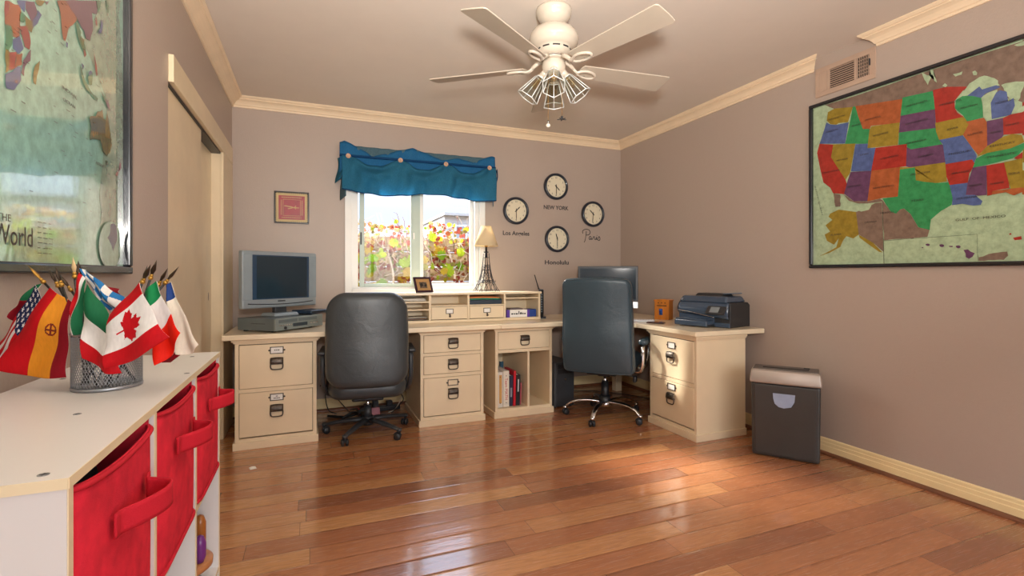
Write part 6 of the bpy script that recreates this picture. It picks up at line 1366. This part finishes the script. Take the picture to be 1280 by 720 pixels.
sm_l = MB()
for k in range(2400):
    x = r.uniform(-1.2, 4.2); zz = .4 + 1.45 * r.random() ** .7; mt = r.choice(SM) if r.random() < .85 else r.choice(LM)
    leaf(sm_l, (x, HY - r.uniform(.05, .24), min(zz, 1.82 + .05 * math.sin(x * 5))), r.uniform(.03, .075), mt, r)
o = sm_l.build('small_leaves', hd_); o['kind'] = 'stuff'
tw_ = MB()
for k in range(620):
    x = r.uniform(-1.2, 4.2); zz = r.uniform(1.15, 1.80) if k % 4 else r.uniform(.5, 1.3); pts = [(x, HY - r.uniform(.10, .26), zz)]
    a = r.uniform(0, 6.28)
    for q in range(4):
        a += r.uniform(-.7, .7); L = r.uniform(.04, .09); p = pts[-1]; pts.append((p[0] + L * math.cos(a), p[1] + r.uniform(-.03, .03), min(1.95, p[2] + L * math.sin(a) * .9)))
    tw_.tube(pts, [.0045, .004, .0035, .003, .002], TWIG[0 if r.random() < .55 else 1], 4)
for x in (-.3, .9, 1.7, 2.6):
    st_ = MB(); st_.tube(smooth_path([(x, HY - .14, -.119), (x + .05, HY - .16, .2), (x - .04, HY - .13, .6), (x + .06, HY - .16, 1.1), (x - .02, HY - .15, 1.5)], 6), .016, TWIG[0], 7); st_.build('stem', hd_)
o = tw_.build('twigs', hd_); o['kind'] = 'stuff'
nh = thing('neighbouring_house', 'distant pale grey house with one window, beyond the vine-covered wall', 'house', (5.3, 15.5, -.12)); SID = M('pale grey siding', 'b4b0b2', .7, var=.05); 
m = MB()
for k in range(15): m.box((3.55, 14 - .004 * (k % 2), -.12 + k * .2), (7.4, 17, .075 + k * .2), SID)
m.build('siding_wall', nh); m = MB(); m.prism([(3.5, 2.88), (7.45, 2.88), (7.45, 2.95), (3.5, 2.95)], 3.4, M('grey roof edge', 'a8a2a0', .7), frame((0, 17.2, 0), (1, 0, 0), (0, 0, 1), (0, -1, 0))); m.build('roof', nh)
m = MB(); m.box((3.86, 13.97, 2.0), (4.22, 14.01, 2.62), WHITE, .01); wf = m.build('window_frame', nh); m = MB(); m.box((3.90, 13.96, 2.05), (4.18, 13.972, 2.58), M('grey window glass', '8a929c', .1)); m.build('window_pane', wf)
GLOW_POW, SKY_HIGH, SKY_LOW, GLOW = 40.0, 5.0, 1.35, 40.0
REAR_FILL, FLASH, EXPOSURE = 70.0, 80.0, 0.0
SUN = 19.0
# ------------------------------------------------------------------ camera
cd = bpy.data.cameras.new('camera'); cam = bpy.data.objects.new('camera', cd); COL.objects.link(cam)
cd.sensor_width = 36.0; cd.lens = 618.0 / 1280.0 * 36.0; cd.shift_y = -16.5 / 1280.0; cd.clip_start = 0.02
cam.location = (0, 0, EYE); cam.rotation_euler = (PI / 2, 0, -math.atan(250.0 / 618.0)); SC.camera = cam
# ------------------------------------------------------------------ daylight and lamps
wd = bpy.data.worlds.new('daylight'); SC.world = wd; wd.use_nodes = True; nt = wd.node_tree; nt.nodes.clear()
class WN(NT):
    def __init__(s): s.t = nt; s.out = s.n('ShaderNodeOutputWorld')
w = WN(); tc = w.n('ShaderNodeTexCoord'); sep = w.n('ShaderNodeSeparateXYZ'); w.t.links.new(tc.outputs['Generated'], sep.inputs[0])
skyc = w.ramp(sep.outputs[2], [(0.0, (0.80, 0.86, 0.95)), (0.10, (0.72, 0.82, 1.0)), (0.5, (0.62, 0.78, 1.0)), (1.0, (0.5, 0.7, 1.0))])
mr = w.n('ShaderNodeMapRange', interpolation_type='SMOOTHSTEP'); w.put(mr.inputs['Value'], sep.outputs[2])
mr.inputs['From Min'].default_value = 0.10; mr.inputs['From Max'].default_value = 0.55; mr.inputs['To Min'].default_value = 0.0; mr.inputs['To Max'].default_value = 1.0
gd = w.n('ShaderNodeVectorMath', operation='DOT_PRODUCT'); w.t.links.new(tc.outputs['Generated'], gd.inputs[0])
gv = Vector((-0.45, 0.75, 0.50)).normalized(); gd.inputs[1].default_value = gv
glow = w.math('POWER', w.math('MAXIMUM', gd.outputs['Value'], 0.0), GLOW_POW)
hz = w.math('MULTIPLY', mr.outputs[0], SKY_HIGH)
bgA = w.n('ShaderNodeBackground'); w.put(bgA.inputs[0], skyc); w.put(bgA.inputs[1], w.math('ADD', hz, SKY_LOW))
bgB = w.n('ShaderNodeBackground'); bgB.inputs[0].default_value = (1.0, 0.93, 0.82, 1); w.put(bgB.inputs[1], w.math('MULTIPLY', glow, GLOW))
ad = w.n('ShaderNodeAddShader'); w.t.links.new(bgA.outputs[0], ad.inputs[0]); w.t.links.new(bgB.outputs[0], ad.inputs[1]); w.t.links.new(ad.outputs[0], w.out.inputs[0])
wd.cycles.sampling_method = 'MANUAL'; wd.cycles.sample_map_resolution = 512
def lamp(name, kind, loc, to, power, col=(1, 1, 1), **kw):
    ld = bpy.data.lights.new(name, kind); o = bpy.data.objects.new(name, ld); COL.objects.link(o)
    ld.energy = power; ld.color = col; o.location = loc
    o.rotation_euler = (Vector(to) - Vector(loc)).to_track_quat('-Z', 'Y').to_euler()
    for k, v in kw.items(): setattr(ld, k, v)
    return o
# window portals guide the sky light indoors
pl = lamp('window portal', 'AREA', ((WX0 + WX1) / 2, YB + 0.16, (WZ0 + WZ1) / 2), ((WX0 + WX1) / 2, 0, (WZ0 + WZ1) / 2), 1, shape='RECTANGLE', size=WX1 - WX0, size_y=WZ1 - WZ0)
pl.data.cycles.is_portal = True
pl = lamp('added window portal', 'AREA', ((RX0 + RX1) / 2, YF - 0.16, (RZ0 + RZ1) / 2), ((RX0 + RX1) / 2, 5, (RZ0 + RZ1) / 2), 1, shape='RECTANGLE', size=RX1 - RX0, size_y=RZ1 - RZ0)
pl.data.cycles.is_portal = True
lamp('added rear fill', 'AREA', ((RX0 + RX1) / 2, YF - 0.25, (RZ0 + RZ1) / 2), ((RX0 + RX1) / 2, 5, 1.6), REAR_FILL, (1.0, 0.97, 0.93), shape='RECTANGLE', size=RX1 - RX0, size_y=RZ1 - RZ0)  # unseen fill lamp added behind the camera to brighten the room
# hazy low sun from beyond the garden wall, entering through the window
lamp('hazy sun', 'SUN', (-2.0, 8.0, 4.0), (-2.0 + 0.45, 8.0 - 0.75, 4.0 - 0.58), SUN, (1.0, 0.93, 0.82), angle=math.radians(11))
# the photographer's bounced flash, just above and behind the camera
lamp('camera flash', 'AREA', (0.02, -0.18, 1.46), (0.75, 1.5, 3.0), FLASH, (1.0, 0.945, 0.88), shape='DISK', size=0.22, spread=2.2)
SC.view_settings.view_transform = 'Standard'; SC.view_settings.look = 'None'; SC.view_settings.gamma = 1.0
SC.view_settings.use_curve_mapping = False; SC.view_settings.exposure = EXPOSURE
SC.cycles.use_denoising = True; SC.cycles.max_bounces = 10; SC.cycles.diffuse_bounces = 6; SC.cycles.transparent_max_bounces = 16
SC.cycles.sample_clamp_indirect = 8.0; SC.cycles.caustics_reflective = False; SC.cycles.caustics_refractive = False
